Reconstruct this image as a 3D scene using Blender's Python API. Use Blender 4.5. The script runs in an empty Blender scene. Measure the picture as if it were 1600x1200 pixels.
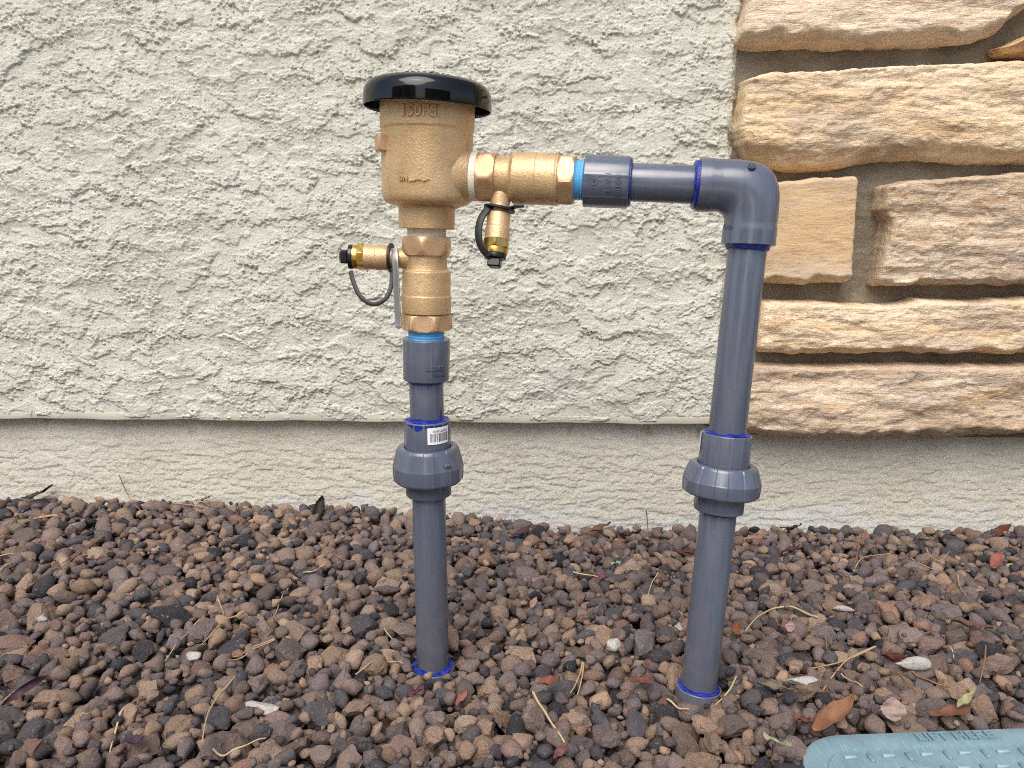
import bpy, math, random
import numpy as np
from mathutils import Vector, Matrix

random.seed(7)
RNG = np.random.default_rng(11)
R = math.radians
SC = bpy.context.scene
COL = SC.collection

# ---------------------------------------------------------------- camera, world, sun, exposure
CAM_H = 0.453
WALL_D = 1.15                      # camera to foundation wall
PITCH, YAW = 11.0, 2.5
cam_d = bpy.data.cameras.new('camera'); cam = bpy.data.objects.new('camera', cam_d)
COL.objects.link(cam); SC.camera = cam
cam.location = (0, -WALL_D, CAM_H)
cam.rotation_euler = (R(90 - PITCH), 0, R(YAW))
cam_d.sensor_width = 36; cam_d.lens = 27.0
cam_d.clip_start = 0.01; cam_d.clip_end = 200

W = bpy.data.worlds.new('World'); SC.world = W; W.use_nodes = True
wn = W.node_tree.nodes; wl = W.node_tree.links
SUN_EL, SUN_AZ = 54.0, 196.0       # azimuth measured from +Y clockwise: in front of the wall, to the left
sky = wn.new('ShaderNodeTexSky'); sky.sky_type = 'NISHITA'; sky.sun_disc = False
sky.sun_elevation = R(SUN_EL); sky.sun_rotation = R(SUN_AZ)
sky.air_density = 1.0; sky.dust_density = 3.0; sky.ozone_density = 1.0
bg = wn['Background']; bg.inputs['Strength'].default_value = 0.12
wl.new(sky.outputs[0], bg.inputs['Color'])
sun_d = bpy.data.lights.new('sun', 'SUN'); sun = bpy.data.objects.new('sun', sun_d); COL.objects.link(sun)
sun_d.energy = 1.5; sun_d.angle = R(50); sun_d.color = (1.0, 0.96, 0.89)
sdir = Vector((math.sin(R(SUN_AZ)) * math.cos(R(SUN_EL)), math.cos(R(SUN_AZ)) * math.cos(R(SUN_EL)), math.sin(R(SUN_EL))))
sun.rotation_euler = sdir.to_track_quat('Z', 'Y').to_euler()
sun.location = sdir * 5
vs = SC.view_settings
vs.view_transform = 'Standard'; vs.look = 'None'; vs.gamma = 1.0; vs.use_curve_mapping = False
vs.exposure = 0.84
SC.cycles.filter_width = 1.0; SC.cycles.use_denoising = False

# ---------------------------------------------------------------- camera maths (photo pixels, 1600 x 1200)
F = 1200.0
_cp, _sp, _cy, _sy = math.cos(R(PITCH)), math.sin(R(PITCH)), math.cos(R(YAW)), math.sin(R(YAW))
CF = Vector((-_sy * _cp, _cy * _cp, -_sp)); CR = Vector((_cy, _sy, 0)); CU = CR.cross(CF)
CO = Vector(cam.location)
def ray(px, py): return CF + CR * ((px - 800) / F) - CU * ((py - 600) / F)
def at_d(px, py, d): return CO + ray(px, py) * d
def at_y(px, py, y):
    r = ray(px, py); return CO + r * ((y - CO.y) / r.y)
def at_z(px, py, z):
    r = ray(px, py); return CO + r * ((z - CO.z) / r.z)
def proj(p):
    v = Vector(p) - CO; d = v.dot(CF)
    return 800 + F * v.dot(CR) / d, 600 - F * v.dot(CU) / d, d

# ---------------------------------------------------------------- noise
def _hash(ix, iy, seed):
    h = (ix.astype(np.uint32) * np.uint32(374761393) + iy.astype(np.uint32) * np.uint32(668265263) + np.uint32((seed * 2246822519) & 0xffffffff))
    h = (h ^ (h >> np.uint32(13))) * np.uint32(1274126177)
    h = h ^ (h >> np.uint32(16))
    return h
def gnoise(x, y, seed=0):
    xi = np.floor(x); yi = np.floor(y); fx = x - xi; fy = y - yi
    xi = xi.astype(np.int64); yi = yi.astype(np.int64)
    u = fx * fx * fx * (fx * (fx * 6 - 15) + 10); v = fy * fy * fy * (fy * (fy * 6 - 15) + 10)
    def g(ox, oy):
        a = _hash(xi + ox, yi + oy, seed).astype(np.float64) * (2 * math.pi / 4294967296.0)
        return np.cos(a) * (fx - ox) + np.sin(a) * (fy - oy)
    a = g(0, 0); b = g(1, 0); c = g(0, 1); d = g(1, 1)
    return 1.5 * ((a * (1 - u) + b * u) * (1 - v) + (c * (1 - u) + d * u) * v)
def fbm(x, y, seed=0, o=4, gain=0.5, lac=2.03):
    s = 0; a = 1.0; f = 1.0
    for k in range(o):
        s = s + a * gnoise(x * f + 17.3 * k, y * f - 9.1 * k, seed + k * 101); a *= gain; f *= lac
    return s
def sstep(a, b, x):
    t = np.clip((x - a) / (b - a), 0, 1); return t * t * (3 - 2 * t)

# ---------------------------------------------------------------- object helpers
def tag(o, label=None, cat=None, group=None, kind=None):
    if label: o['label'] = label
    if cat: o['category'] = cat
    if group: o['group'] = group
    if kind: o['kind'] = kind
    return o
def empty(name, loc=(0, 0, 0)):
    o = bpy.data.objects.new(name, None); COL.objects.link(o); o.location = loc; o.empty_display_size = 0.02
    return o
def wloc(o):
    v = Vector((0, 0, 0))
    while o is not None:
        v += Vector(o.location); o = o.parent
    return v
def build(name, verts, faces, mats, parent=None, smooth=True, angle=35, midx=None, origin=None):
    """links ONE mesh object; verts in world space"""
    me = bpy.data.meshes.new(name)
    V = np.asarray([tuple(v) for v in verts], dtype=np.float64) if not isinstance(verts, np.ndarray) else verts
    off = wloc(parent) if parent is not None else Vector((0, 0, 0))
    loc = Vector((0, 0, 0))
    if origin is not None:
        loc = Vector(origin) - off
    V = V - np.array(off + loc)
    me.from_pydata(V.tolist() if len(V) < 60000 else V.tolist(), [], faces)
    if not isinstance(mats, (list, tuple)): mats = [mats]
    for m in mats: me.materials.append(m)
    if midx is not None: me.polygons.foreach_set('material_index', np.asarray(midx, dtype=np.int32))
    me.validate(); me.update()
    if smooth:
        me.polygons.foreach_set('use_smooth', np.ones(len(me.polygons), dtype=bool))
        if angle: me.set_sharp_from_angle(angle=R(angle))
    o = bpy.data.objects.new(name, me); COL.objects.link(o)
    o.location = loc
    if parent is not None: o.parent = parent
    return o
def grid_mesh(name, P, mats, parent=None, smooth=True, angle=None):
    """P: (rows, cols, 3) array, fast path"""
    r, c = P.shape[:2]
    off = np.array(wloc(parent)) if parent is not None else np.zeros(3)
    V = (P.reshape(-1, 3) - off).astype(np.float32)
    ii = np.arange(r * c).reshape(r, c)
    Q = np.stack([ii[:-1, :-1], ii[:-1, 1:], ii[1:, 1:], ii[1:, :-1]], -1).reshape(-1, 4)
    o = fast_mesh(name, V, Q, mats, parent)
    return o
def fast_mesh(name, V, Q, mats, parent=None, smooth=True):
    me = bpy.data.meshes.new(name); k = Q.shape[1]; n = len(Q)
    me.vertices.add(len(V)); me.vertices.foreach_set('co', np.ascontiguousarray(V, dtype=np.float32).ravel())
    me.loops.add(n * k); me.loops.foreach_set('vertex_index', np.ascontiguousarray(Q, dtype=np.int32).ravel())
    me.polygons.add(n); me.polygons.foreach_set('loop_start', np.arange(0, n * k, k, dtype=np.int32))
    if smooth: me.polygons.foreach_set('use_smooth', np.ones(n, dtype=bool))
    if not isinstance(mats, (list, tuple)): mats = [mats]
    for m in mats: me.materials.append(m)
    me.update(calc_edges=True); me.validate()
    o = bpy.data.objects.new(name, me); COL.objects.link(o)
    if parent is not None: o.parent = parent
    return o

def frame(a, ref):
    a = Vector(a).normalized(); e1 = Vector(ref) - a * Vector(ref).dot(a); e1.normalize(); e2 = a.cross(e1)
    return a, e1, e2
def rounded(prof, r, n=3):
    """round the corners of a (t, radius) profile"""
    out = [prof[0]]
    for i in range(1, len(prof) - 1):
        p0, p1, p2 = (Vector((*prof[i - 1], 0)), Vector((*prof[i], 0)), Vector((*prof[i + 1], 0)))
        d0, d1 = p0 - p1, p2 - p1
        rr = min(r, d0.length * 0.45, d1.length * 0.45)
        if rr < 1e-6 or d0.length < 1e-7 or d1.length < 1e-7: out.append(prof[i]); continue
        s = p1 + d0.normalized() * rr; e = p1 + d1.normalized() * rr
        for k in range(n + 1):
            t = k / n
            q = s * (1 - t) ** 2 + p1 * 2 * t * (1 - t) + e * t * t
            out.append((q.x, q.y))
    out.append(prof[-1])
    return out
def revolve(prof, O, a, ref, seg=72, mod=None, V=None, Fc=None):
    a, e1, e2 = frame(a, ref); V = [] if V is None else V; Fc = [] if Fc is None else Fc
    b = len(V); n = len(prof)
    for (t, r) in prof:
        for k in range(seg):
            th = 2 * math.pi * k / seg
            rr = r if mod is None else mod(t, r, th)
            V.append(O + a * t + (e1 * math.cos(th) + e2 * math.sin(th)) * rr)
    for i in range(n - 1):
        for k in range(seg):
            k2 = (k + 1) % seg
            Fc.append((b + i * seg + k, b + i * seg + k2, b + (i + 1) * seg + k2, b + (i + 1) * seg + k))
    Fc.append(tuple(b + k for k in reversed(range(seg))))
    Fc.append(tuple(b + (n - 1) * seg + k for k in range(seg)))
    return V, Fc
def ring_geo(O, a, ref, t0, t1, r0, r1, seg=72, wob=0.0, seed=0):
    """a closed ring (torus of rectangular section, slightly wobbly)"""
    a, e1, e2 = frame(a, ref); V = []; Fc = []
    rr = random.Random(seed); ph = [rr.uniform(0, 6.28) for _ in range(6)]
    for k in range(seg):
        th = 2 * math.pi * k / seg
        w = wob * sum(math.sin((j + 2) * th + ph[j]) for j in range(6)) / 3
        d = e1 * math.cos(th) + e2 * math.sin(th)
        for (t, r) in ((t0, r0), (t1 + w, r0), (t1 + w, r1 - 0.3 * (r1 - r0)), (t1 + w * .5 - (t1 - t0) * .3, r1 + w * 0.5), (t0, r1 + w * .5)):
            V.append(O + a * t + d * r)
    for k in range(seg):
        k2 = (k + 1) % seg
        for j in range(5):
            j2 = (j + 1) % 5
            Fc.append((k * 5 + j, k * 5 + j2, k2 * 5 + j2, k2 * 5 + j))
    return V, Fc
def hexgeo(O, a, ref, t0, t1, rc, rot, ch=0.0018, seg=96, end=1.02):
    a, e1, e2 = frame(a, ref); ri = rc * math.cos(math.pi / 6)
    def hr(th):
        m = (th - rot) % (math.pi / 3)
        return ri / math.cos(m - math.pi / 6)
    V = []; Fc = []
    rings = [(t0, ri * 0.96, 0), (t0, ri * end, 0), (t0 + ch * .5, ri * (1.075), 0), (t0 + ch, 9, 0), (t1 - ch, 9, 0), (t1 - ch * .5, ri * 1.075, 0), (t1, ri * end, 0), (t1, ri * 0.96, 0)]
    # rounded corners: soften the sharp hex edges
    def r_at(th): return min(hr(th), rc * 0.985)
    for (t, lim, _) in rings:
        for k in range(seg):
            th = 2 * math.pi * k / seg + rot
            V.append(O + a * t + (e1 * math.cos(th) + e2 * math.sin(th)) * min(r_at(th), lim))
    n = len(rings)
    for i in range(n - 1):
        for k in range(seg):
            k2 = (k + 1) % seg
            Fc.append((i * seg + k, i * seg + k2, (i + 1) * seg + k2, (i + 1) * seg + k))
    Fc.append(tuple(reversed(range(seg)))); Fc.append(tuple((n - 1) * seg + k for k in range(seg)))
    return V, Fc
def sweep(pts, rads, seg=12, flat=None, up=None, caps=True, closed=False):
    """tube along points; rads: number or list; flat=(w, h) for a strap section, 'up' fixes its flat side"""
    pts = [Vector(p) for p in pts]; n = len(pts); V = []; Fc = []
    if not isinstance(rads, (list, tuple)): rads = [rads] * n
    prev = None
    for i in range(n):
        if closed: t = pts[(i + 1) % n] - pts[i - 1]
        else: t = pts[min(i + 1, n - 1)] - pts[max(i - 1, 0)]
        t.normalize()
        if up is not None: x = Vector(up) - t * Vector(up).dot(t)
        elif prev is None:
            x = Vector((0, 0, 1)) if abs(t.z) < 0.9 else Vector((1, 0, 0)); x = x - t * x.dot(t)
        else: x = prev - t * prev.dot(t)
        x.normalize(); prev = x; y = t.cross(x)
        for k in range(seg):
            th = 2 * math.pi * k / seg
            if flat:
                # rounded box section
                c, s = math.cos(th), math.sin(th); p = 0.35
                u = math.copysign(abs(c) ** p, c) * flat[0] / 2; v = math.copysign(abs(s) ** p, s) * flat[1] / 2
                V.append(pts[i] + x * u + y * v)
            else:
                V.append(pts[i] + (x * math.cos(th) + y * math.sin(th)) * rads[i])
    m = n if closed else n - 1
    for i in range(m):
        for k in range(seg):
            k2 = (k + 1) % seg; i2 = (i + 1) % n
            Fc.append((i * seg + k, i * seg + k2, i2 * seg + k2, i2 * seg + k))
    if caps and not closed:
        Fc.append(tuple(reversed(range(seg)))); Fc.append(tuple((n - 1) * seg + k for k in range(seg)))
    return V, Fc
def catmull(pts, n=8):
    pts = [Vector(p) for p in pts]; out = []
    P = [pts[0] * 2 - pts[1]] + pts + [pts[-1] * 2 - pts[-2]]
    for i in range(1, len(P) - 2):
        for k in range(n):
            t = k / n; p0, p1, p2, p3 = P[i - 1], P[i], P[i + 1], P[i + 2]
            out.append(0.5 * ((2 * p1) + (p2 - p0) * t + (2 * p0 - 5 * p1 + 4 * p2 - p3) * t * t + (3 * p1 - p0 - 3 * p2 + p3) * t ** 3))
    out.append(pts[-1]); return out
def box_geo(c, ax, ay, az, sx, sy, sz, bev=0.0):
    """bevelled box: centre, axes, full sizes"""
    V = []; Fc = []
    import itertools
    hx, hy, hz = sx / 2, sy / 2, sz / 2
    loops = []
    b = bev
    prof = [(-hz, -b), (-hz + b, 0), (hz - b, 0), (hz, -b)] if b > 0 else [(-hz, 0), (hz, 0)]
    for (z, e) in prof:
        x, y = hx + e, hy + e
        ring = []
        cc = min(b, x * .4, y * .4)
        corners = [(x, y, 1), (-x, y, 2), (-x, -y, 3), (x, -y, 4)]
        pts = [(x, -y + cc), (x, y - cc), (x - cc, y), (-x + cc, y), (-x, y - cc), (-x, -y + cc), (-x + cc, -y), (x - cc, -y)] if b > 0 else [(x, -y), (x, y), (-x, y), (-x, -y)]
        for (u, v) in pts:
            ring.append(len(V)); V.append(c + ax * u + ay * v + az * z)
        loops.append(ring)
    n = len(loops[0])
    for i in range(len(loops) - 1):
        for k in range(n):
            k2 = (k + 1) % n
            Fc.append((loops[i][k], loops[i][k2], loops[i + 1][k2], loops[i + 1][k]))
    Fc.append(tuple(reversed(loops[0]))); Fc.append(tuple(loops[-1]))
    return V, Fc
def merge(*geos):
    V = []; Fc = []; mi = []
    for g in geos:
        b = len(V); V += list(g[0]); Fc += [tuple(i + b for i in f) for f in g[1]]
        mi += [g[2] if len(g) > 2 else 0] * len(g[1])
    return V, Fc, mi
def text_geo(s, size, depth, bevel=0.0, align='CENTER', sx=1.0, shear=0.0):
    cu = bpy.data.curves.new('lettering', 'FONT'); cu.body = s; cu.size = size; cu.extrude = depth; cu.bevel_depth = bevel
    cu.align_x = align; cu.align_y = 'CENTER'; cu.resolution_u = 3; cu.shear = shear
    o = bpy.data.objects.new('lettering', cu); COL.objects.link(o)
    dg = bpy.context.evaluated_depsgraph_get(); dg.update()
    me = bpy.data.meshes.new_from_object(o.evaluated_get(dg))
    V = [(v.co.x * sx, v.co.y, v.co.z) for v in me.vertices]; Fc = [tuple(p.vertices) for p in me.polygons]
    bpy.data.objects.remove(o); bpy.data.curves.remove(cu); bpy.data.meshes.remove(me)
    return V, Fc
def wrap(geo, O, a, ref, rad, t, th0, su=1.0, sv=1.0):
    """bend flat (u, v, w) geometry round a cylinder; u runs round it, v along the axis"""
    a, e1, e2 = frame(a, ref); out = []
    for (u, v, w) in geo[0]:
        rr = (rad(t + v * sv) if callable(rad) else rad)
        th = th0 + su * u / rr
        out.append(O + a * (t + v * sv) + (e1 * math.cos(th) + e2 * math.sin(th)) * (rr + w))
    Fc = geo[1]
    if su * sv < 0: Fc = [tuple(reversed(f)) for f in Fc]
    return out, Fc

# ---------------------------------------------------------------- materials
def lin(r, g, b):
    f = lambda c: (c / 255 / 12.92) if c <= 10 else ((c / 255 + 0.055) / 1.055) ** 2.4
    return (f(r), f(g), f(b), 1)
class M:
    def __init__(s, name, rough=0.6, metal=0.0, spec=0.5):
        s.m = bpy.data.materials.new(name); s.m.use_nodes = True; s.t = s.m.node_tree
        s.b = s.t.nodes['Principled BSDF']; s.b.inputs['Roughness'].default_value = rough
        s.b.inputs['Metallic'].default_value = metal; s.b.inputs['Specular IOR Level'].default_value = spec
        s.tc = None
    def n(s, t, **k):
        x = s.t.nodes.new(t)
        for a, v in k.items(): setattr(x, a, v)
        return x
    def l(s, a, b): s.t.links.new(a, b)
    def co(s, scale=(1, 1, 1), rot=(0, 0, 0), kind='Object'):
        tc = s.n('ShaderNodeTexCoord'); mp = s.n('ShaderNodeMapping')
        mp.inputs['Scale'].default_value = scale; mp.inputs['Rotation'].default_value = rot
        s.l(tc.outputs[kind], mp.inputs['Vector']); return mp.outputs[0]
    def noise(s, vec, scale, detail=4, rough=0.55, dist=0.0):
        x = s.n('ShaderNodeTexNoise'); x.inputs['Scale'].default_value = scale; x.inputs['Detail'].default_value = detail
        x.inputs['Roughness'].default_value = rough; x.inputs['Distortion'].default_value = dist
        if vec is not None: s.l(vec, x.inputs['Vector'])
        return x.outputs['Fac']
    def voro(s, vec, scale, feature='F1', out='Distance', rand=1.0):
        x = s.n('ShaderNodeTexVoronoi', feature=feature); x.inputs['Scale'].default_value = scale; x.inputs['Randomness'].default_value = rand
        if vec is not None: s.l(vec, x.inputs['Vector'])
        return x.outputs[out]
    def ramp(s, fac, stops, interp='LINEAR'):
        x = s.n('ShaderNodeValToRGB'); x.color_ramp.interpolation = interp
        e = x.color_ramp.elements
        while len(e) < len(stops): e.new(0.5)
        for i, (p, c) in enumerate(stops):
            e[i].position = p; e[i].color = c if len(c) == 4 else (*c, 1)
        s.l(fac, x.inputs['Fac']); return x.outputs['Color']
    def mr(s, v, a, b, c, d):
        x = s.n('ShaderNodeMapRange'); s.l(v, x.inputs['Value'])
        for k, val in zip(('From Min', 'From Max', 'To Min', 'To Max'), (a, b, c, d)): x.inputs[k].default_value = val
        return x.outputs['Result']
    def mix(s, fac, a, b, mode='MIX'):
        x = s.n('ShaderNodeMix', data_type='RGBA', blend_type=mode)
        for sock, v in ((0, fac), (6, a), (7, b)):
            if hasattr(v, 'is_output') or isinstance(v, bpy.types.NodeSocket): s.l(v, x.inputs[sock])
            elif sock == 0: x.inputs[0].default_value = v
            else: x.inputs[sock].default_value = v if len(v) == 4 else (*v, 1)
        return x.outputs[2]
    def math(s, op, a, b=0.0):
        x = s.n('ShaderNodeMath', operation=op)
        for i, v in enumerate((a, b)):
            if isinstance(v, bpy.types.NodeSocket): s.l(v, x.inputs[i])
            else: x.inputs[i].default_value = v
        return x.outputs[0]
    def base(s, c):
        if isinstance(c, bpy.types.NodeSocket): s.l(c, s.b.inputs['Base Color'])
        else: s.b.inputs['Base Color'].default_value = c if len(c) == 4 else (*c, 1)
        return s
    def rough(s, v): s.l(v, s.b.inputs['Roughness']); return s
    def bump(s, h, dist, strength=1.0):
        x = s.n('ShaderNodeBump'); x.inputs['Distance'].default_value = dist; x.inputs['Strength'].default_value = strength
        s.l(h, x.inputs['Height'])
        if s.b.inputs['Normal'].is_linked: s.l(s.b.inputs['Normal'].links[0].from_socket, x.inputs['Normal'])
        s.l(x.outputs[0], s.b.inputs['Normal']); return s

def mat_stucco(name, c0, c1, low=False):
    m = M(name, 0.85, spec=0.3); v = m.co()
    c = m.mix(m.mr(m.noise(v, 6, 5), .35, .65, 0, 1), c0, c1)
    c = m.mix(m.mr(m.noise(v, 90, 4), .5, .75, 0, .25), c, lin(184, 176, 158))
    sp = m.mr(m.noise(v, 420, 2), .70, .76, 0, .5)
    c = m.mix(sp, c, lin(120, 112, 100))
    if low:   # bare, unpainted lower rim of the foundation coat and brown patches stronger towards the top
        s = m.n('ShaderNodeSeparateXYZ'); tc = m.n('ShaderNodeTexCoord'); m.l(tc.outputs['Object'], s.inputs[0])
        z = m.math('ADD', s.outputs['Z'], m.mr(m.noise(v, 16, 4), .3, .7, -.03, .03))
        c = m.mix(m.mr(z, .02, .04, .35, 0), c, lin(206, 212, 216))
        c = m.mix(m.math('MULTIPLY', m.mr(m.noise(v, 35, 5), .58, .66, 0, 1), m.mr(z, .09, .19, 0, .5)), c, lin(128, 112, 86))
    m.base(c)
    m.bump(m.noise(m.co((1, 1, 1.6)), 330, 6, .78), .0021, .8)
    m.bump(m.noise(m.co((1, 1, 2.2)), 1500, 3, .6), .0005, .7)
    return m.m
def mat_stone():
    m = M('ledgestone', 0.82, spec=0.25)
    oi = m.n('ShaderNodeObjectInfo'); tc = m.n('ShaderNodeTexCoord')
    add = m.n('ShaderNodeVectorMath', operation='ADD'); m.l(tc.outputs['Object'], add.inputs[0])
    sc = m.n('ShaderNodeVectorMath', operation='SCALE'); m.l(oi.outputs['Random'], sc.inputs['Scale']); sc.inputs[0].default_value = (7, 3, 11)
    m.l(sc.outputs[0], add.inputs[1])
    mp = m.n('ShaderNodeMapping'); mp.inputs['Scale'].default_value = (0.15, 1, 1); m.l(add.outputs[0], mp.inputs['Vector'])
    st = mp.outputs[0]; v = add.outputs[0]
    # streaky strata
    f1 = m.noise(st, 13, 7, .62, .8); f2 = m.noise(st, 60, 6, .6, .6); f3 = m.noise(v, 9, 4)
    cream, tan, grey = lin(238, 219, 192), lin(200, 156, 100), lin(164, 148, 136)
    c = m.mix(m.mr(f1, .40, .66, 0, .75), oi.outputs['Color'], cream)
    c = m.mix(m.math('MULTIPLY', m.mr(f2, .54, .72, 0, .6), oi.outputs['Alpha']), c, tan)
    c = m.mix(m.mr(f3, .52, .68, 0, .55), c, grey)
    vein = m.math('MULTIPLY', m.mr(m.math('ABSOLUTE', m.math('SUBTRACT', m.noise(st, 45, 5, .7, 1.2), .5)), 0, .025, .45, 0), oi.outputs['Alpha'])
    c = m.mix(vein, c, lin(248, 236, 216))
    crack = m.mr(m.math('ABSOLUTE', m.math('SUBTRACT', m.noise(st, 30, 6, .75, .6), .47)), 0, .012, .5, 0)
    c = m.mix(crack, c, lin(120, 92, 62))
    dots = m.mr(m.noise(v, 330, 2), .74, .79, 0, .8)
    c = m.mix(dots, c, lin(70, 58, 48))
    m.base(c)
    st2 = m.n('ShaderNodeMapping'); st2.inputs['Scale'].default_value = (.22, 1, 1); m.l(v, st2.inputs['Vector'])
    m.bump(m.math('MULTIPLY', m.noise(st2.outputs[0], 120, 5, .7, .5), oi.outputs['Alpha']), .0058, .9)
    m.bump(m.noise(v, 420, 3, .6), .0006, .7)
    m.bump(crack, .002, -.5)
    return m.m
def mat_mortar():
    m = M('mortar', 0.95, spec=0.15); v = m.co()
    c = m.mix(m.mr(m.noise(v, 14, 4), .35, .65, 0, 1), lin(128, 118, 103), lin(152, 143, 127))
    c = m.mix(m.mr(m.noise(v, 900, 2), .62, .7, 0, .6), c, lin(205, 190, 160))
    c = m.mix(m.mr(m.noise(v, 700, 2), .3, .38, .6, 0), c, lin(92, 80, 66))
    m.base(c); m.bump(m.noise(v, 900, 4, .7), .0016, 1); m.bump(m.noise(v, 130, 4), .004, .8)
    return m.m
def mat_rock(attr):
    m = M('lava_rock_mix' if attr else 'lava_rock', 0.86, spec=0.25)
    if attr:
        a = m.n('ShaderNodeAttribute'); a.attribute_name = 'col'; c = a.outputs['Color']; v = m.co()
    else:
        a = m.n('ShaderNodeObjectInfo'); c = a.outputs['Color']
        add = m.n('ShaderNodeVectorMath', operation='ADD'); tc = m.n('ShaderNodeTexCoord'); m.l(tc.outputs['Object'], add.inputs[0])
        # local unit rocks: scale down to world size
        sc = m.n('ShaderNodeVectorMath', operation='SCALE'); m.l(add.outputs[0], sc.inputs[0]); sc.inputs['Scale'].default_value = 0.013
        rn = m.n('ShaderNodeVectorMath', operation='SCALE'); m.l(a.outputs['Random'], rn.inputs['Scale']); rn.inputs[0].default_value = (3, 5, 2)
        a2 = m.n('ShaderNodeVectorMath', operation='ADD'); m.l(sc.outputs[0], a2.inputs[0]); m.l(rn.outputs[0], a2.inputs[1]); v = a2.outputs[0]
    c = m.mix(m.mr(m.noise(v, 140, 4), .35, .7, 0, .5), c, m.mix(1.0, c, (1.5, 1.42, 1.3, 1), 'MULTIPLY'))
    c = m.mix(m.mr(m.noise(v, 60, 3), .6, .75, 0, .2), c, lin(126, 106, 94))
    c = m.mix(m.mr(m.noise(v, 420, 3), .62, .72, 0, .5), c, lin(176, 166, 156))
    pit = m.mr(m.voro(v, 330), .0, .36, 1, 0)
    pm = m.mr(m.noise(v, 190, 3), .42, .58, 0, 1)
    pp = m.math('MULTIPLY', pit, pm)
    c = m.mix(m.math('MULTIPLY', pp, .45), c, lin(42, 36, 34))
    m.base(c)
    m.bump(m.noise(v, 240, 6, .75), .0050, .9); m.bump(pp, .003, -.9)
    return m.m
def mat_pvc():
    m = M('grey_pvc', 0.24, spec=0.75)
    v = m.co(); vl = m.co((1, 1, .03))
    c = m.mix(m.mr(m.noise(vl, 260, 3), .35, .65, 0, 1), lin(82, 88, 103), lin(89, 95, 109))
    c = m.mix(m.mr(m.noise(v, 40, 5), .55, .8, 0, .16), c, lin(112, 114, 122))     # dust film
    c = m.mix(m.mr(m.noise(v, 520, 2), .77, .80, 0, .7), c, lin(190, 196, 205))
    s_ = m.n('ShaderNodeSeparateXYZ'); g_ = m.n('ShaderNodeNewGeometry'); m.l(g_.outputs['Position'], s_.inputs[0])
    du = m.math('MULTIPLY', m.mr(s_.outputs['Z'], .0, .16, .5, 0), m.mr(m.noise(v, 70, 5), .4, .65, .2, 1))
    c = m.mix(du, c, lin(120, 112, 104))
    m.base(c); m.rough(m.mr(m.noise(v, 55, 4), .3, .7, .15, .30))
    m.bump(m.noise(vl, 300, 2), .00008, .5)
    return m.m
def mat_bronze(name, c0, c1, rough, metal, grain=.0009, gs=900):
    m = M(name, rough, metal); v = m.co()
    c = m.mix(m.mr(m.noise(v, 35, 4), .35, .65, 0, 1), c0, c1)
    c = m.mix(m.mr(m.noise(v, 420, 2), .68, .76, 0, .5), c, lin(136, 102, 72))
    c = m.mix(m.mr(m.noise(v, 60, 5, .65), .56, .72, 0, .45), c, lin(150, 116, 88))
    m.base(c); m.rough(m.mr(m.noise(v, 300, 3), .3, .7, rough - .06, rough + .08))
    m.bump(m.noise(v, gs, 4, .6), grain, .8)
    return m.m
def mat_plain(name, c, rough=.5, metal=0, var=.25, scale=80, bump=0.0, spec=.5):
    m = M(name, rough, metal, spec); v = m.co()
    d = tuple(x * (1 - var) for x in c[:3])
    m.base(m.mix(m.mr(m.noise(v, scale, 4), .3, .7, 0, 1), c, d))
    if bump: m.bump(m.noise(v, scale * 4, 4), bump, .8)
    return m.m
def mat_primer():
    m = M('blue_primer', 0.25); v = m.co()
    m.base(m.mix(m.mr(m.noise(v, 220, 4), .35, .65, 0, 1), lin(16, 22, 92), lin(30, 54, 168)))
    m.bump(m.noise(v, 500, 3), .001, .8); return m.m
def mat_leaf():
    m = M('dry_leaf', 0.6, spec=.3); oi = m.n('ShaderNodeObjectInfo'); v = m.co()
    c = m.mix(m.mr(m.noise(v, 120, 5), .4, .7, 0, .6), oi.outputs['Color'], m.mix(1, oi.outputs['Color'], (.45, .38, .4, 1), 'MULTIPLY'))
    m.base(c); m.bump(m.noise(v, 350, 4), .0012, .7)
    return m.m
def mat_lid():
    m = M('lid_plastic', 0.5, spec=.4); v = m.co(); vs_ = m.co((1, .12, 1), (0, 0, .6))
    c = m.mix(m.mr(m.noise(v, 30, 5), .3, .7, 0, 1), lin(106, 134, 142), lin(124, 150, 158))
    c = m.mix(m.mr(m.noise(vs_, 500, 4, .7), .5, .72, 0, .5), c, lin(150, 176, 186))
    c = m.mix(m.mr(m.noise(v, 400, 3), .62, .7, 0, .4), c, lin(112, 110, 104))
    m.base(c); m.bump(m.noise(vs_, 600, 4), .0006, .7); m.rough(m.mr(m.noise(v, 60, 4), .3, .7, .4, .65))
    return m.m
def mat_soil():
    m = M('soil', 0.95, spec=.1); v = m.co()
    c = m.ramp(m.voro(v, 55, out='Color'), [(0, lin(60, 54, 52)), (.4, lin(98, 82, 72)), (.7, lin(120, 100, 86)), (1, lin(84, 78, 78))])
    near = m.ramp(m.noise(v, 60, 4), [(.3, lin(52, 46, 42)), (.7, lin(84, 72, 62))])
    s = m.n('ShaderNodeSeparateXYZ'); tc = m.n('ShaderNodeTexCoord'); m.l(tc.outputs['Object'], s.inputs[0])
    c = m.mix(m.mr(s.outputs['Y'], -1.2, -.8, 1, 0), near, c)
    m.base(c); m.bump(m.voro(v, 55), .012, -.8); m.bump(m.noise(v, 300, 4), .004, .8)
    return m.m
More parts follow.
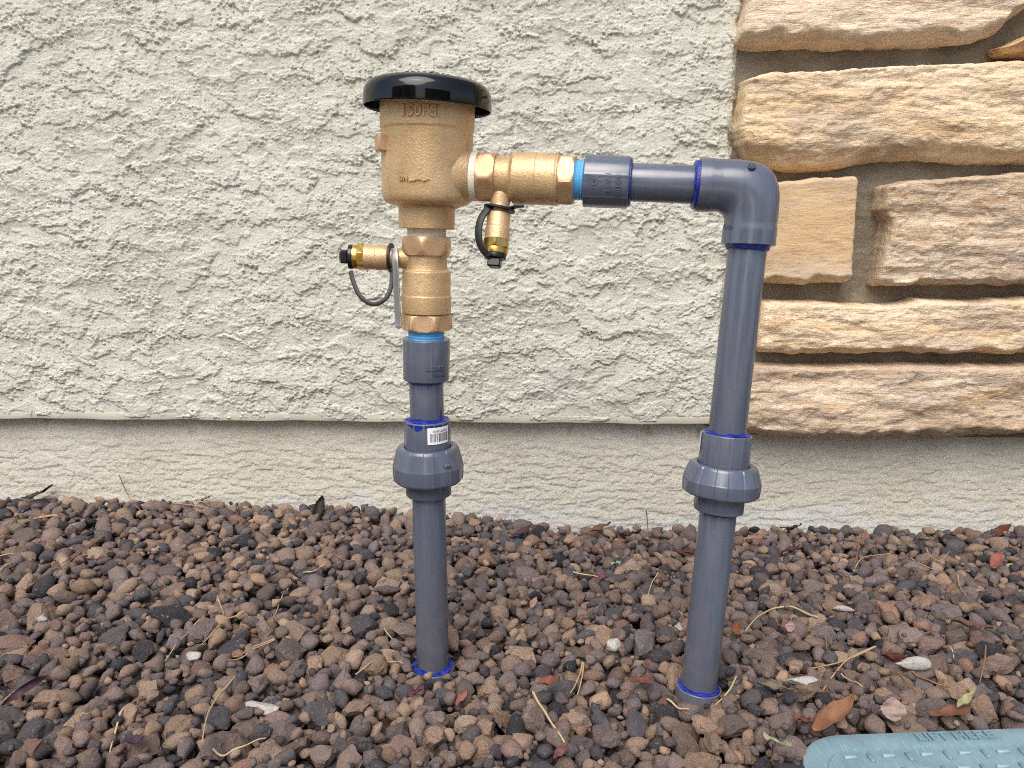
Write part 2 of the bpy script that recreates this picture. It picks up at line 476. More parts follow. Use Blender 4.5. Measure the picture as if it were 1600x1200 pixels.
MAT = dict(
    stucco=mat_stucco('stucco', lin(215, 214, 201), lin(206, 205, 190)),
    found=mat_stucco('foundation_stucco', lin(217, 213, 198), lin(208, 203, 186), True),
    drip=mat_plain('drip_edge_paint', lin(206, 200, 184), .6, var=.1, scale=20),
    stone=mat_stone(), mortar=mat_mortar(), rock=mat_rock(False), rockmix=mat_rock(True), pvc=mat_pvc(),
    bronze=mat_bronze('cast_bronze', lin(216, 184, 140), lin(198, 166, 122), .42, .5, .0006, 520),
    bronze_m=mat_bronze('machined_bronze', lin(212, 178, 140), lin(194, 156, 118), .42, .5, .0004, 600),
    brass=mat_bronze('yellow_brass', lin(206, 172, 94), lin(190, 152, 78), .26, .95, .0002, 300),
    black=mat_plain('black_plastic', lin(20, 20, 23), .22, var=.2, scale=60),
    gloss=mat_plain('glossy_black_cap', lin(9, 9, 12), .08, var=.1, scale=40, spec=.4),
    rubber=mat_plain('black_rubber', lin(18, 18, 20), .5, var=.3, scale=200),
    white_tape=mat_plain('white_thread_tape', lin(232, 226, 210), .5, var=.08, scale=300, bump=.0004),
    blue_tape=mat_plain('blue_thread_tape', lin(92, 176, 232), .4, var=.12, scale=300, bump=.0005),
    steel=mat_plain('grey_steel', lin(176, 176, 173), .35, .85, var=.15, scale=60),
    primer=mat_primer(), label=mat_plain('label_paper', lin(240, 240, 240), .45, var=.03, scale=50),
    ink=mat_plain('label_ink', lin(60, 60, 70), .6, var=.2, scale=50), leaf=mat_leaf(), lid=mat_lid(), worn=mat_plain('worn_lid_plastic', lin(146, 172, 182), .45, var=.25, scale=200), soil=mat_soil(),
    needle=mat_plain('dry_needle', lin(186, 158, 118), .6, var=.35, scale=120),
    straw=mat_plain('pale_straw', lin(190, 174, 132), .6, var=.2, scale=120),
    brownneedle=mat_plain('brown_needle', lin(150, 112, 80), .6, var=.35, scale=120),
    white_stone=mat_plain('white_pebble', lin(188, 184, 177), .8, var=.35, scale=420, bump=.001),
)

# ---------------------------------------------------------------- ground
def gz(x, y):
    """height of the gravel surface"""
    w = np.clip((np.asarray(y) + 0.55) / 0.5, 0, 1); w = w * w * (3 - 2 * w)
    l = np.clip((0.02 - np.asarray(x)) / 0.35, 0, 1); l = l * l * (3 - 2 * l)
    rgt = np.clip((np.asarray(x) - .05) / 0.5, 0, 1)
    return 0.027 * l * w + 0.010 * rgt * (1 - w) + 0.013 * (1 - w) - 0.009 * w + 0.012 * np.exp(-((np.asarray(x) - .178) ** 2 + (np.asarray(y) + .50) ** 2) / .07 ** 2) - 0.017 * np.exp(-((np.asarray(x) + .084) ** 2 + (np.asarray(y) + .47) ** 2) / .05 ** 2) + 0.002 * np.sin(9 * np.asarray(x) + 2) * np.cos(11 * np.asarray(y))
xs = np.concatenate([np.array([-40, -12, -5, -2.5, -1.6]), np.linspace(-1.3, 1.3, 66), np.array([1.6, 2.5, 5, 12, 40])])
ys = np.concatenate([np.array([-60, -20, -8, -4, -2.5, -1.6]), np.linspace(-1.2, 0.02, 40)])
X, Y = np.meshgrid(xs, ys)
G = np.stack([X, Y, gz(X, Y) - 0.03], -1)
ground = grid_mesh('ground', G, MAT['soil']); tag(ground, kind='structure')

# unseen fence and house, added for the pipes, cap and bronze to mirror
def mat_board():
    m = M('fence_board', .8, spec=.2); oi = m.n('ShaderNodeObjectInfo'); v = m.co((6, 6, .4))
    m.base(m.mix(m.mr(m.noise(v, 9, 5), .3, .7, 0, 1), m.mix(oi.outputs['Random'], lin(112, 84, 60), lin(150, 122, 94)), lin(86, 64, 46)))
    return m.m
MAT['board'] = mat_board()
fence = empty('added_fence', (1.6, -5.2, 0)); tag(fence, 'unseen brown board fence added for the pipes and cap to reflect', 'fence')
bm_ = None
for k in range(34):
    if bm_ is None:
        Vb, Fb = box_geo(Vector((0, 0, .92)), Vector((1, 0, 0)), Vector((0, 1, 0)), Vector((0, 0, 1)), .138, .02, 1.84, .003)
        bm_ = bpy.data.meshes.new('fence_board'); bm_.from_pydata([tuple(v) for v in Vb], [], Fb); bm_.materials.append(MAT['board'])
    o = bpy.data.objects.new('fence_board', bm_); COL.objects.link(o); o.parent = fence; o.location = (-1.3 + .145 * k, .01 * (k % 2), -.03)
nh = empty('added_house', (-5.5, -8.0, 0)); tag(nh, 'unseen tan house with dark windows added for the reflections', 'house')  # out of view, added so its bands show in the reflections
Vb, Fb = box_geo(Vector((-5.5, -8, 2.1)), Vector((1, 0, 0)), Vector((0, 1, 0)), Vector((0, 0, 1)), 7, 3, 4.2, .02)
build('house_wall', Vb, Fb, mat_plain('house_paint', lin(176, 156, 130), .9, var=.1, scale=2), nh, angle=30)
for wx_ in (-7.4, -5.2, -3.2):
    Vb, Fb = box_geo(Vector((wx_, -6.49, 1.9)), Vector((1, 0, 0)), Vector((0, 1, 0)), Vector((0, 0, 1)), 1.1, .06, 1.3, .02)
    build('window', Vb, Fb, mat_plain('window_glass', lin(40, 46, 54), .1, var=.1, scale=2), nh, angle=30)

# unseen pale slab, added to bounce fill light up at the wall
px_, py_ = np.meshgrid(np.linspace(-9, 9, 20), np.linspace(-4.9, -1.45, 10))
slab = grid_mesh('bounce_slab', np.stack([px_, py_, np.full_like(px_, .006)], -1), mat_plain('concrete', lin(196, 188, 174), .9, var=.12, scale=3)); tag(slab, kind='structure')

# ---------------------------------------------------------------- house wall: stucco panel over a recessed foundation
Y_UP = -0.021                      # face of the upper stucco
pL = at_y(0, 651, Y_UP - .002); pR = at_y(1110, 660, Y_UP - .002)
def z_ledge(x): return pL.z + (pR.z - pL.z) * (x - pL.x) / (pR.x - pL.x)
X_EDGE = at_y(1152, 250, Y_UP).x   # where the stucco stops against the stones
stucco_wall = empty('stucco_wall', (0, 0, 0))
tag(stucco_wall, 'cream house wall of rough knockdown stucco with a recessed foundation strip below it', 'wall')
def axis_steps(a, b, fa, fb, step, grow):
    """coordinates a..b, fine between fa..fb"""
    mid = np.arange(fa, fb, step); lo = []; hi = []
    s = step; p = fa
    while p > a: s = min(s * grow, .12); p -= s; lo.append(p)
    s = step; p = mid[-1]
    while p < b: s = min(s * grow, .12); p += s; hi.append(p)
    return np.concatenate([np.array(lo[::-1]), mid, np.array(hi)])
def ramp_up(P, z, slope):
    """plaster pressed upwards: sharp lip below, gentle slope above"""
    Hh = P.copy()
    for i in range(1, len(z)):
        Hh[i] = np.maximum(P[i], Hh[i - 1] - slope * (z[i] - z[i - 1]) * 1000)
    return Hh
def ramp_down(P, z, slope):
    Hh = P.copy()
    for i in range(len(z) - 2, -1, -1):
        Hh[i] = np.maximum(P[i], Hh[i + 1] - slope * (z[i + 1] - z[i]) * 1000)
    return Hh
def pits(Hh, xs, zs, n, rng, x0, x1, z0, z1, mask=None, rmax=1.6, depth=2.2):
    for _ in range(n):
        px, pz = rng.uniform(x0, x1), rng.uniform(z0, z1)
        i = int(np.searchsorted(zs, pz)); j = int(np.searchsorted(xs, px))
        if i < 3 or j < 3 or i > len(zs) - 4 or j > len(xs) - 4: continue
        if mask is not None and rng.random() > mask[i, j]: continue
        r = rng.uniform(.7, rmax) * (1.6 if rng.random() < .06 else 1); el = rng.uniform(.8, 1.9)
        sl = (slice(i - 3, i + 4), slice(j - 3, j + 4))
        dx = (xs[j - 3:j + 4] - px) * 1000 / el; dz = (zs[i - 3:i + 4] - pz) * 1000
        d = np.sqrt(dx[None, :] ** 2 + dz[:, None] ** 2)
        Hh[sl] -= depth * sstep(1.0, .35, d / r)
def stucco_height(xs, vs_, seed):
    x, z = np.meshgrid(xs * 1000, vs_ * 1000)
    wx = x + 9 * fbm(x / 26, z / 26, seed + 1, 2); wz = z + 7 * fbm(x / 26, z / 26, seed + 2, 2)
    rag = .75 * fbm(x / 6, z / 4.6, seed + 3, 2) + .65 * fbm(x / 2.9, z / 2.5, seed + 33, 2)
    rough = sstep(-.25, .35, fbm(x / 120, z / 75, seed + 4, 3))
    n1 = fbm(wx / 85, wz / 42, seed + 5, 4) + .20 * rag
    n2 = fbm(wx / 34, wz / 18, seed + 6, 3) + .28 * rag
    n3 = fbm(x / 13 + .3 * rag, z / 8, seed + 7, 3) + .30 * rag
    P = 2.6 * sstep(-.016, .016, n1 - .08) + 1.9 * sstep(-.025, .025, n2 - .12) + (.3 + .7 * rough) * .85 * sstep(-.06, .06, n3 - .22)
    P -= 2.0 * np.exp(-((n1 - .048) / .020) ** 2) + 1.4 * np.exp(-((n2 - .08) / .026) ** 2) * (.35 + .65 * rough)
    up = ramp_up(P * (1 + .15 * rag), vs_, .20); dn = ramp_down(P, vs_, .28)
    k = sstep(-.25, .05, fbm(x / 160, z / 90, seed + 8, 2))
    Hh = up * k + dn * (1 - k)
    Hh = .55 * Hh + .45 * P
    Hh[:, 1:-1] = .15 * Hh[:, :-2] + .7 * Hh[:, 1:-1] + .15 * Hh[:, 2:]
    Hh += .36 * fbm(x / 8, z / 3.4, seed + 9, 3) + (.26 + .30 * rough) * fbm(x / 3.4, z / 2.7, seed + 10, 2)
    return Hh, rough
XV0, XV1 = at_y(-40, 400, Y_UP).x, X_EDGE
ZV1 = at_y(800, -40, Y_UP).z
ZL0 = z_ledge(0)
xs = axis_steps(-3.0, X_EDGE, XV0, X_EDGE - .0002, .00122, 1.035); xs = xs[xs <= X_EDGE + .0005]
vsr = axis_steps(0, 2.4, 0.0, ZV1 - ZL0 + .02, .00122, 1.3)
H, RM = stucco_height(xs, vsr, 3)
prng = np.random.default_rng(5)
pits(H, xs, vsr, 3600, prng, XV0, XV1, 0.0, ZV1 - ZL0, .08 + .92 * RM, 1.35, 3.4)
zz = z_ledge(xs)[None, :] + vsr[:, None]
xx = np.broadcast_to(xs[None, :], zz.shape)
# free edge beside the stones: sinks behind the mortar along a ragged line
edge = X_EDGE - xx + (.004 * fbm(xx * 60, zz * 38, 77, 4) + .003 * fbm(xx * 9, zz * 9, 78, 2)) - .004
H = H - 13 * sstep(.012, -.003, edge)
# bottom lip: thins out so the drip edge shows in places
lip = sstep(.010, .002, vsr)[:, None] * (0.35 + 2.6 * sstep(.10, .24, xx) * sstep(.36, .31, xx)) * (1 + .6 * fbm(xx * 30, zz * 30, 81, 3))
H = H - lip
yy = Y_UP - H / 1000
back = np.stack([xs, np.full_like(xs, -.003), zz[0] + .0012], -1)[None]
Pz = np.concatenate([back, np.stack([xx, yy, zz + .0012 + .0012 * fbm(xx * 70, zz * 0 + 3.3, 91, 4) * (vsr[:, None] < .004)], -1)], 0)
grid_mesh('stucco_panel', Pz, MAT['stucco'], stucco_wall)
# drip edge (weep screed)
V = []; Fc = []
exs = np.linspace(-3.0, X_EDGE + .02, 160)
for x in exs:
    zl = float(z_ledge(x)); w = .0006 * math.sin(x * 31) + .0004 * math.sin(x * 77)
    for (y, z) in ((-.002, zl - .003), (Y_UP - .0014 + w, zl - .0028 + w), (Y_UP - .0022 + w, zl - .001 + w), (Y_UP - .0016, zl + .007), (-.002, zl + .008)):
        V.append((x, y, z))
for i in range(len(exs) - 1):
    for j in range(4): Fc.append((i * 5 + j, i * 5 + j + 1, (i + 1) * 5 + j + 1, (i + 1) * 5 + j))
build('drip_edge', V, Fc, MAT['drip'], stucco_wall, angle=50)
# foundation strip
xs = axis_steps(-3.0, 3.2, XV0 - .02, at_y(1640, 800, 0).x, .00155, 1.35)
zs = np.concatenate([[-.08], np.arange(-.035, float(max(z_ledge(XV0), z_ledge(1.))) + .03, .00150)])
x, z = np.meshgrid(xs * 1000, zs * 1000)
wx = x + 7 * fbm(x / 22, z / 22, 201, 2); wz = z + 3 * fbm(x / 40, z / 20, 202, 3)
rag = fbm(x / 6, z / 3.0, 203, 3)
depth_down = sstep(ZL0 * 1000 - 6, ZL0 * 1000 - 75, z)
P = 1.0 * sstep(-.05, .05, fbm(wx / 60, wz / 9, 204, 4) + .22 * rag - .05) + .9 * sstep(-.05, .05, fbm(wx / 24, wz / 6, 205, 3) + .3 * rag - .12)
Hh = ramp_up(P, zs, .16)
Hh = (.25 + .75 * depth_down) * Hh + .22 * fbm(x / 7, z / 2.4, 206, 3) + .18 * fbm(x / 2.6, z / 1.9, 207, 2)
worm = sstep(.05, .0, np.abs(fbm(x / 13, z / 6, 208, 3))) * sstep(.1, .35, fbm(x / 70, z / 30, 209, 2))
Hh -= (1.0 - .6 * depth_down) * .7 * worm
pits(Hh, xs, zs, 500, prng, XV0, xs[-1], 0, ZL0, None, 1.2, 1.6)
Pz = np.stack([np.broadcast_to(xs[None, :], Hh.shape), .0 - Hh / 1000, np.broadcast_to(zs[:, None], Hh.shape)], -1)
grid_mesh('foundation_strip', Pz, MAT['found'], stucco_wall)

# ---------------------------------------------------------------- stone veneer
Y_MOR = -0.013; STONE_D = 0.046
Y_ST = Y_MOR - STONE_D * .85
stone_wall = empty('stone_wall', (at_y(1160, 690, Y_MOR).x, Y_MOR, at_y(1160, 690, Y_MOR).z))
tag(stone_wall, 'tan ledgestone facing set in grey brown mortar at the right of the stucco', 'wall')
zb = at_y(1300, 686, Y_MOR).z
xs = np.concatenate([np.arange(X_EDGE - .02, at_y(1640, 300, Y_MOR).x, .003), np.linspace(at_y(1640, 300, Y_MOR).x + .01, 3.2, 40)])
zs = np.concatenate([np.arange(zb + .006, ZV1 + .02, .003), np.linspace(ZV1 + .04, 2.4, 30)])
x, z = np.meshgrid(xs * 1000, zs * 1000)
Hm = 2.2 * fbm(x / 45, z / 25, 301, 4) + .5 * fbm(x / 7, z / 7, 302, 3)
Pm = np.stack([x / 1000, Y_MOR - Hm / 1000, z / 1000], -1)
bk = Pm[0].copy(); bk[:, 1] = -.002
grid_mesh('mortar_bed', np.concatenate([bk[None], Pm], 0), MAT['mortar'], stone_wall)
def stone(top, bot, left, right, col, seed, rel=1.0, chamfer=.015, step=.0026, flat=0.0, tiltz=0.0, dep=STONE_D):
    """top/bot: lists of photo points along the edges; left/right: lists of points bottom..top; geometry lies on the wall"""
    P = lambda q: at_y(q[0], q[1], Y_ST)
    T = sorted([(P(q).x, P(q).z) for q in top]); B = sorted([(P(q).x, P(q).z) for q in bot])
    L = sorted([(P(q).z, P(q).x) for q in left]); Rr = sorted([(P(q).z, P(q).x) for q in right])
    ft = lambda x: np.interp(x, [a for a, _ in T], [b for _, b in T]); fb_ = lambda x: np.interp(x, [a for a, _ in B], [b for _, b in B])
    fl = lambda z: np.interp(z, [a for a, _ in L], [b for _, b in L]); fr = lambda z: np.interp(z, [a for a, _ in Rr], [b for _, b in Rr])
    x0, x1 = min(b for _, b in L), max(b for _, b in Rr); z0, z1 = min(b for _, b in B), max(b for _, b in T)
    ns, nt = max(12, int((x1 - x0) / step)), max(12, int((z1 - z0) / step))
    e = lambda n: (lambda u: u + .0 * u)(np.concatenate([[0, .004, .010], np.linspace(.02, .98, n), [.990, .996, 1]]))
    s, t = np.meshgrid(e(ns), e(nt))
    zc = z0 + t * (z1 - z0)
    x = fl(zc) + s * (fr(zc) - fl(zc))
    rg = lambda q, k: .0015 * fbm(q * 55, q * 0 + 5.5 + k, seed + k, 4)
    zt, zbm = ft(x) + rg(x, 1), fb_(x) + rg(x, 2)
    x = x + rg(zc, 3) * (1 - s) + rg(zc, 4) * s
    z = zbm + t * (zt - zbm)
    dl, dr = (x - x.min(1, keepdims=True)), (x.max(1, keepdims=True) - x)
    db, dt = (z - zbm), (zt - z)
    def rise(d, w, p): return (1 - (1 - np.clip(d / w, 0, 1)) ** p) ** (1 / p)
    X_, Z_ = x * 1000, z * 1000
    wv = .006 * fbm(X_ / 40, Z_ / 40, seed + 11, 2)
    prof = rise(dl, .006, 2.4) * rise(dr, .006, 2.4) * rise(dt, .006, 2.6) * (.30 * rise(db, .006, 2.2) + .70 * np.clip(rise(db + wv, chamfer, 1.35), 0, 1))
    inner = np.clip(np.minimum(np.minimum(dl, dr), np.minimum(db, dt)) / .006, 0, 1)
    big = fbm(X_ / 120, Z_ / 38, seed + 6, 3); med = fbm(X_ / 46, Z_ / 12, seed + 7, 3)
    rag = fbm(X_ / 16, Z_ / 4.0, seed + 8, 4); fine = fbm(X_ / 7, Z_ / 2.4, seed + 5, 3)
    q = 2.4 * big + .9 * med + .42 * rag; fq = q - np.floor(q)
    terr = np.floor(q) + sstep(.45, .55, fq)
    chip = sstep(-.03, .03, fbm(X_ / 60, Z_ / 26, seed + 9, 4) + .10 * rag - .18)
    dent = np.minimum(np.abs(fbm(X_ / 70, Z_ / 11, seed + 10, 4)), .12) / .12
    rel_mm = .68 * rel * ((2.2 * big + 1.5 * terr - 1.3 * (1 - dent)) * (1 - flat) - 2.4 * chip * (1 - .7 * flat) + (.50 * rag + .30 * fine) * (1 - .4 * flat))
    y = Y_MOR + .004 - (dep + .004) * prof - inner * rel_mm / 1000 * prof + tiltz * (z - z0)
    Pn = np.stack([x, y, z], -1)
    o = grid_mesh('stone', Pn, MAT['stone'], stone_wall)
    o.color = (*col[:3], .3 if flat > .5 else 1.0)
    return o
SX = 2050   # how far right of the picture the courses run
stone([(1166, -75), (1300, -80), (1540, -72), (1680, -70)], [(1156, 66), (1180, 71), (1270, 66), (1300, 71), (1430, 66), (1530, 62), (1566, 48), (1600, 20), (1650, -20), (1690, -52)],
      [(1153, 71), (1160, 35), (1170, 0), (1172, -75)], [(1688, 71), (1690, -75)], lin(206, 180, 148), 1000, .8)
stone([(1576, 68), (1640, 40), (1700, -10), (1800, -50), (SX, -70)], [(1574, 80), (1650, 84), (1800, 80), (SX, 84)],
      [(1572, 84), (1576, 40), (1580, -70)], [(SX, 84), (SX, -70)], lin(214, 170, 110), 1040, .8)
stone([(1165, 122), (1210, 110), (1300, 108), (1400, 101), (1500, 97), (1600, 91), (1720, 92)], [(1165, 247), (1190, 256), (1215, 262), (1255, 268), (1310, 265), (1380, 249), (1450, 248), (1520, 254), (1600, 254), (1720, 256)],
      [(1166, 268), (1156, 240), (1152, 205), (1158, 165), (1166, 110)], [(1718, 268), (1722, 92)], lin(222, 190, 146), 1080, 1.1, .026)
stone([(1745, 100), (SX, 104)], [(1745, 250), (SX, 250)], [(1742, 250), (1746, 100)], [(SX, 250), (SX, 100)], lin(206, 170, 130), 1090, 1.)
stone([(1170, 287), (1230, 281), (1290, 276), (1344, 273)], [(1170, 446), (1240, 446), (1332, 443)],
      [(1172, 446), (1168, 360), (1172, 275)], [(1332, 446), (1338, 360), (1343, 273)], lin(204, 172, 130), 1120, .5, .012, flat=.75)
stone([(1383, 288), (1420, 281), (1500, 276), (1600, 268), (1760, 268)], [(1369, 448), (1450, 449), (1600, 447), (1760, 448)],
      [(1369, 449), (1380, 395), (1392, 335), (1380, 312), (1384, 268)], [(1758, 449), (1760, 268)], lin(166, 138, 106), 1160, 1.3, .010)
stone([(1785, 275), (SX, 275)], [(1785, 448), (SX, 448)], [(1783, 448), (1786, 275)], [(SX, 448), (SX, 275)], lin(222, 188, 142), 1170, 1.)
stone([(1185, 470), (1280, 472), (1340, 477), (1410, 476), (1440, 468), (1520, 472), (1600, 466), (1690, 470)], [(1185, 556), (1300, 558), (1450, 556), (1600, 558), (1690, 558)],
      [(1196, 558), (1182, 542), (1184, 505), (1192, 466)], [(1690, 558), (1690, 466)], lin(226, 198, 158), 1200, 1.0)
stone([(1712, 470), (SX, 468)], [(1712, 558), (SX, 560)], [(1710, 560), (1712, 468)], [(SX, 560), (SX, 468)], lin(196, 160, 124), 1210, 1.)
stone([(1165, 573), (1300, 574), (1450, 572), (1600, 573), (1850, 573)], [(1160, 686), (1230, 690), (1300, 692), (1400, 689), (1500, 692), (1560, 688), (1620, 682), (1850, 690)],
      [(1166, 692), (1160, 640), (1166, 572)], [(1850, 692), (1850, 572)], lin(172, 144, 116), 1240, 1.2, .020)
stone([(1872, 573), (SX, 573)], [(1872, 690), (SX, 690)], [(1870, 690), (1872, 573)], [(SX, 690), (SX, 573)], lin(214, 176, 130), 1250, 1.)
for k, (xa, xb_, ya, yb, c) in enumerate([(1168, 1420, -230, -100, lin(214, 180, 140)), (1445, 1800, -225, -98, lin(196, 160, 124)), (1170, 1600, -350, -255, lin(226, 194, 152)), (1625, 2050, -360, -250, lin(206, 168, 120))]):
    stone([(xa, ya), (xb_, ya)], [(xa, yb), (xb_, yb)], [(xa, yb), (xa + 3, ya)], [(xb_, yb), (xb_ - 4, ya)], c, 1300 + 40 * k, 1., step=.006)

# ---------------------------------------------------------------- the backflow preventer
# left riser axis, arm axis, right riser axis from measured pipe widths (33.4 mm pipe)
L0 = at_d(676.5, 1040, .8085); L1 = at_d(666.5, 620, .752)
aL = (L1 - L0).normalized()
def solve(O, a, target, comp, lo=-.3, hi=1.2):
    f = lambda t: proj(O + a * t)[comp] - target
    flo = f(lo)
    for _ in range(60):
        mid = (lo + hi) / 2
        fm = f(mid)
        if (fm > 0) == (flo > 0): lo = mid
        else: hi = mid
    return (lo + hi) / 2
def tL(y): return solve(L0, aL, y, 1)
A0 = at_d(667.5, 273, proj(L0 + aL * tL(273))[2]); A1 = at_d(1163, 291.5, .671)
aA = (A1 - A0).normalized()
def tA(x): return solve(A0, aA, x, 0)
R0 = at_d(1091.8, 1072, .731); R1 = at_d(1164.5, 420, .680)
aR = (R1 - R0).normalized()
def tR(y): return solve(R0, aR, y, 1)
viewL = CO - (L0 + aL * .2); viewA = CO - (A0 + aA * .15); viewR = CO - (R0 + aR * .2)
def rad(px, O, a, t): return px / 2 * proj(O + a * t)[2] / F
RP = .0167
bp = empty('backflow_preventer', L0 - Vector((0, 0, .02)))
tag(bp, 'bronze backflow preventer with black cap plumbed on two grey PVC risers beside the wall', 'backflow preventer')
def part(name, geo, mat, parent=bp, label=None, angle=35):
    o = build(name, geo[0], geo[1], mat, parent, angle=angle, midx=geo[2] if len(geo) > 2 and isinstance(mat, (list, tuple)) else None)
    if label: o['label'] = label
    return o
def cyl(O, a, view, pts, rnd_=.0012, seg=72, mod=None):
    """pts: (t, r)"""
    pr = [(pts[0][0], pts[0][1] * .05)] + list(pts) + [(pts[-1][0], pts[-1][1] * .05)]
    return revolve(rounded(pr, rnd_), O, a, view, seg, mod)
def ribbed(n, h, w=.18, ph=0.0):
    def f(t, r, th):
        u = ((th + ph) / (2 * math.pi) * n) % 1.0
        return r + (h if u < w else 0)
    return f

# --- left riser, bottom to top
collar = part('base_collar', cyl(L0, aL, viewL, [(-.05, .0228), (.0, .0228)], .0012), MAT['pvc'], label='left buried pipe socket')
part('primer_ring', ring_geo(L0, aL, viewL, -.001, .0016, RP - .001, .0218, wob=.0008, seed=1), MAT['primer'], collar)
part('riser_pipe', cyl(L0, aL, viewL, [(-.03, RP), (tL(772), RP)], .0005), MAT['pvc'], label='lower left riser pipe')
def union(O, a, view, tt, y_bot, y_nut0, y_nut1, y_top, seed, stickers):
    u = part('pipe_union', cyl(O, a, view, [(tt(y_nut1) - .004, .0226), (tt(y_top), .0223)], .0012, 160, ribbed(14, .00035, .22, .2)), MAT['pvc'])
    part('lower_socket', cyl(O, a, view, [(tt(y_bot), .0222), (tt(y_nut0) + .004, .0226)], .0010, 160, ribbed(14, .0004, .2, .1)), MAT['pvc'], u)
    n0, n1 = tt(y_nut0), tt(y_nut1); h = n1 - n0
    pr = [(n0, .024), (n0, .0328), (n0 + h * .06, .0340), (n0 + h * .46, .0346), (n0 + h * .50, .0341), (n0 + h * .92, .0302), (n0 + h * .98, .0290), (n1, .0282), (n1, .0236), (n1 - .002, .0230)]
    part('union_nut', revolve(rounded(pr, .0006), O, a, view, 192, lambda t, r, th: r + (.0007 if r > .026 and (((th + .15) / (2 * math.pi) * 8) % 1) < .42 else 0)), MAT['pvc'], u, angle=22)
    part('primer_ring', ring_geo(O, a, view, tt(y_top) - .001, tt(y_top) + .0012, RP - .001, .0212, wob=.0009, seed=seed), MAT['primer'], u)
    return u
uL = union(L0, aL, viewL, tL, 772, 749, 696, 655, 3, True)
part('union_body_mark', box_geo(L0 + aL * tL(724) + (CR * .63 + (-CF) * .77).normalized() * .0352, aL, aL.cross((CR * .63 - CF * .77).normalized()), (CR * .63 - CF * .77).normalized(), .004, .008, .001, .0004), MAT['steel'], uL).name = 'moulding_chip'
# barcode sticker
def patch(u0, u1, v0, v1, n=14, w=0.0):
    V = []; Fc = []
    for i in range(n + 1):
        u = u0 + (u1 - u0) * i / n; V += [(u, v0, w), (u, v1, w)]
    for i in range(n): Fc.append((2 * i, 2 * i + 2, 2 * i + 3, 2 * i + 1))
    return V, Fc
tc_ = tL(673)
sgn = 1.0
_a, _e1, _e2 = frame(aL, viewL)
sgn = 1.0 if _e2.dot(CR) > 0 else -1.0
st = [wrap(patch(-.0075, .0165, -.0083, .0083), L0, aL, viewL, .0232, tc_, sgn * .32, sgn) + (0,)]
rr = random.Random(4); u = -.0048
while u < .0150:
    w = rr.choice([.0004, .0006, .0010]); st.append(wrap(patch(u, u + w, -.0058, .0026, 2), L0, aL, viewL, .02335, tc_, sgn * .32, sgn) + (1,)); u += w + rr.choice([.0004, .0006, .0008])
tg = text_geo('S20FT22MD', .0032, .00002); tg = ([(-p[0] + .0060, -p[1] + .0048, p[2]) for p in tg[0]], tg[1])
st.append(wrap(tg, L0, aL, viewL, .02338, tc_, sgn * .32, sgn) + (1,))
part('barcode_sticker', merge(*st), [MAT['label'], MAT['ink']], uL, 'white barcode sticker', angle=60)
part('riser_pipe', cyl(L0, aL, viewL, [(tL(657), RP), (tL(592), RP)], .0005), MAT['pvc'], label='short pipe under the left threaded adapter')
# the fittings above lean a touch to the right of the riser
LU = L0 + aL * tL(594)
_lo, _hi = -.1, .15
for _ in range(40):
    _k = (_lo + _hi) / 2; aU = (aL + CR * _k).normalized()
    if proj(LU + aU * solve(LU, aU, 180, 1))[0] < 667.5: _lo = _k
    else: _hi = _k
def tU(y): return solve(LU, aU, y, 1)
ad = part('threaded_adapter', cyl(LU, aU, viewL, [(tU(593), .0222), (tU(529), .0228)], .0011, 160, ribbed(9, .0003, .10, .5)), MAT['pvc'], label='adapter on the left riser')
part('primer_ring', ring_geo(LU, aU, viewL, tU(597), tU(593) + .001, RP - .001, RP + .0012, wob=.0005, seed=5), MAT['primer'], ad)
t0_, t1_ = tU(593), tU(529)
lg = [wrap(text_geo('L', .017, .0005, .0001), LU, aU, viewL, .0231, t0_ + .018, sgn * .12, sgn) , wrap(text_geo('asco', .0085, .0005, .0001), LU, aU, viewL, .0231, t0_ + .0155, sgn * .55, sgn), wrap(text_geo('SCH 80', .0042, .0004), LU, aU, viewL, .0231, t0_ + .0085, sgn * .52, sgn),
      wrap(patch(-.006, .017, -.0003, .0003, 14, .0004), LU, aU, viewL, .0231, t0_ + .0055, sgn * .30, sgn)]
part('moulded_lettering', merge(*lg), MAT['pvc'], ad, angle=50)
def stain(O, a, view, t0, r, hfun, seg=96):
    a, e1, e2 = frame(a, view); V = []; Fc = []
    for k in range(seg):
        th = 2 * math.pi * k / seg; d = e1 * math.cos(th) + e2 * math.sin(th); h = hfun(th)
        V += [O + a * t0 + d * r, O + a * (t0 + h * .7) + d * r, O + a * (t0 + h) + d * (r - .00012)]
    for k in range(seg):
        k2 = (k + 1) % seg
        for j in (0, 1): Fc.append((k * 3 + j, k2 * 3 + j, k2 * 3 + j + 1, k * 3 + j + 1))
    return V, Fc
def hwob(base, amp, seed, drip=None, dh=0.0, dw=.12):
    q = random.Random(seed); ph = [q.uniform(0, 6.28) for _ in range(8)]
    def f(th):
        h = base + amp * sum(math.sin((j + 1) * 1.0 * th + ph[j]) / (1 + .3 * j) for j in range(8)) / 2
        if drip is not None:
            dd = (th - drip + math.pi) % (2 * math.pi) - math.pi; h += dh * math.exp(-(dd / dw) ** 2)
        return h if base < 0 else max(h, .0004)
    return f
part('primer_stain', stain(L0, aL, viewL, tL(655), RP + .0002, hwob(.0024, .0010, 3, sgn * .95, .011, .10)), MAT['primer'])
part('primer_stain', stain(L0, aL, viewL, tL(655) - .0016, .0226, hwob(-.0014, .0006, 5, sgn * -.5, -.004, .25)), MAT['primer'])
part('primer_stain', stain(R0, aR, viewR, tR(677), RP + .0002, hwob(.0012, .0012, 8)), MAT['primer'])
part('primer_stain', stain(R0, aR, viewR, .0, RP + .0002, hwob(.0016, .0014, 9)), MAT['primer'])
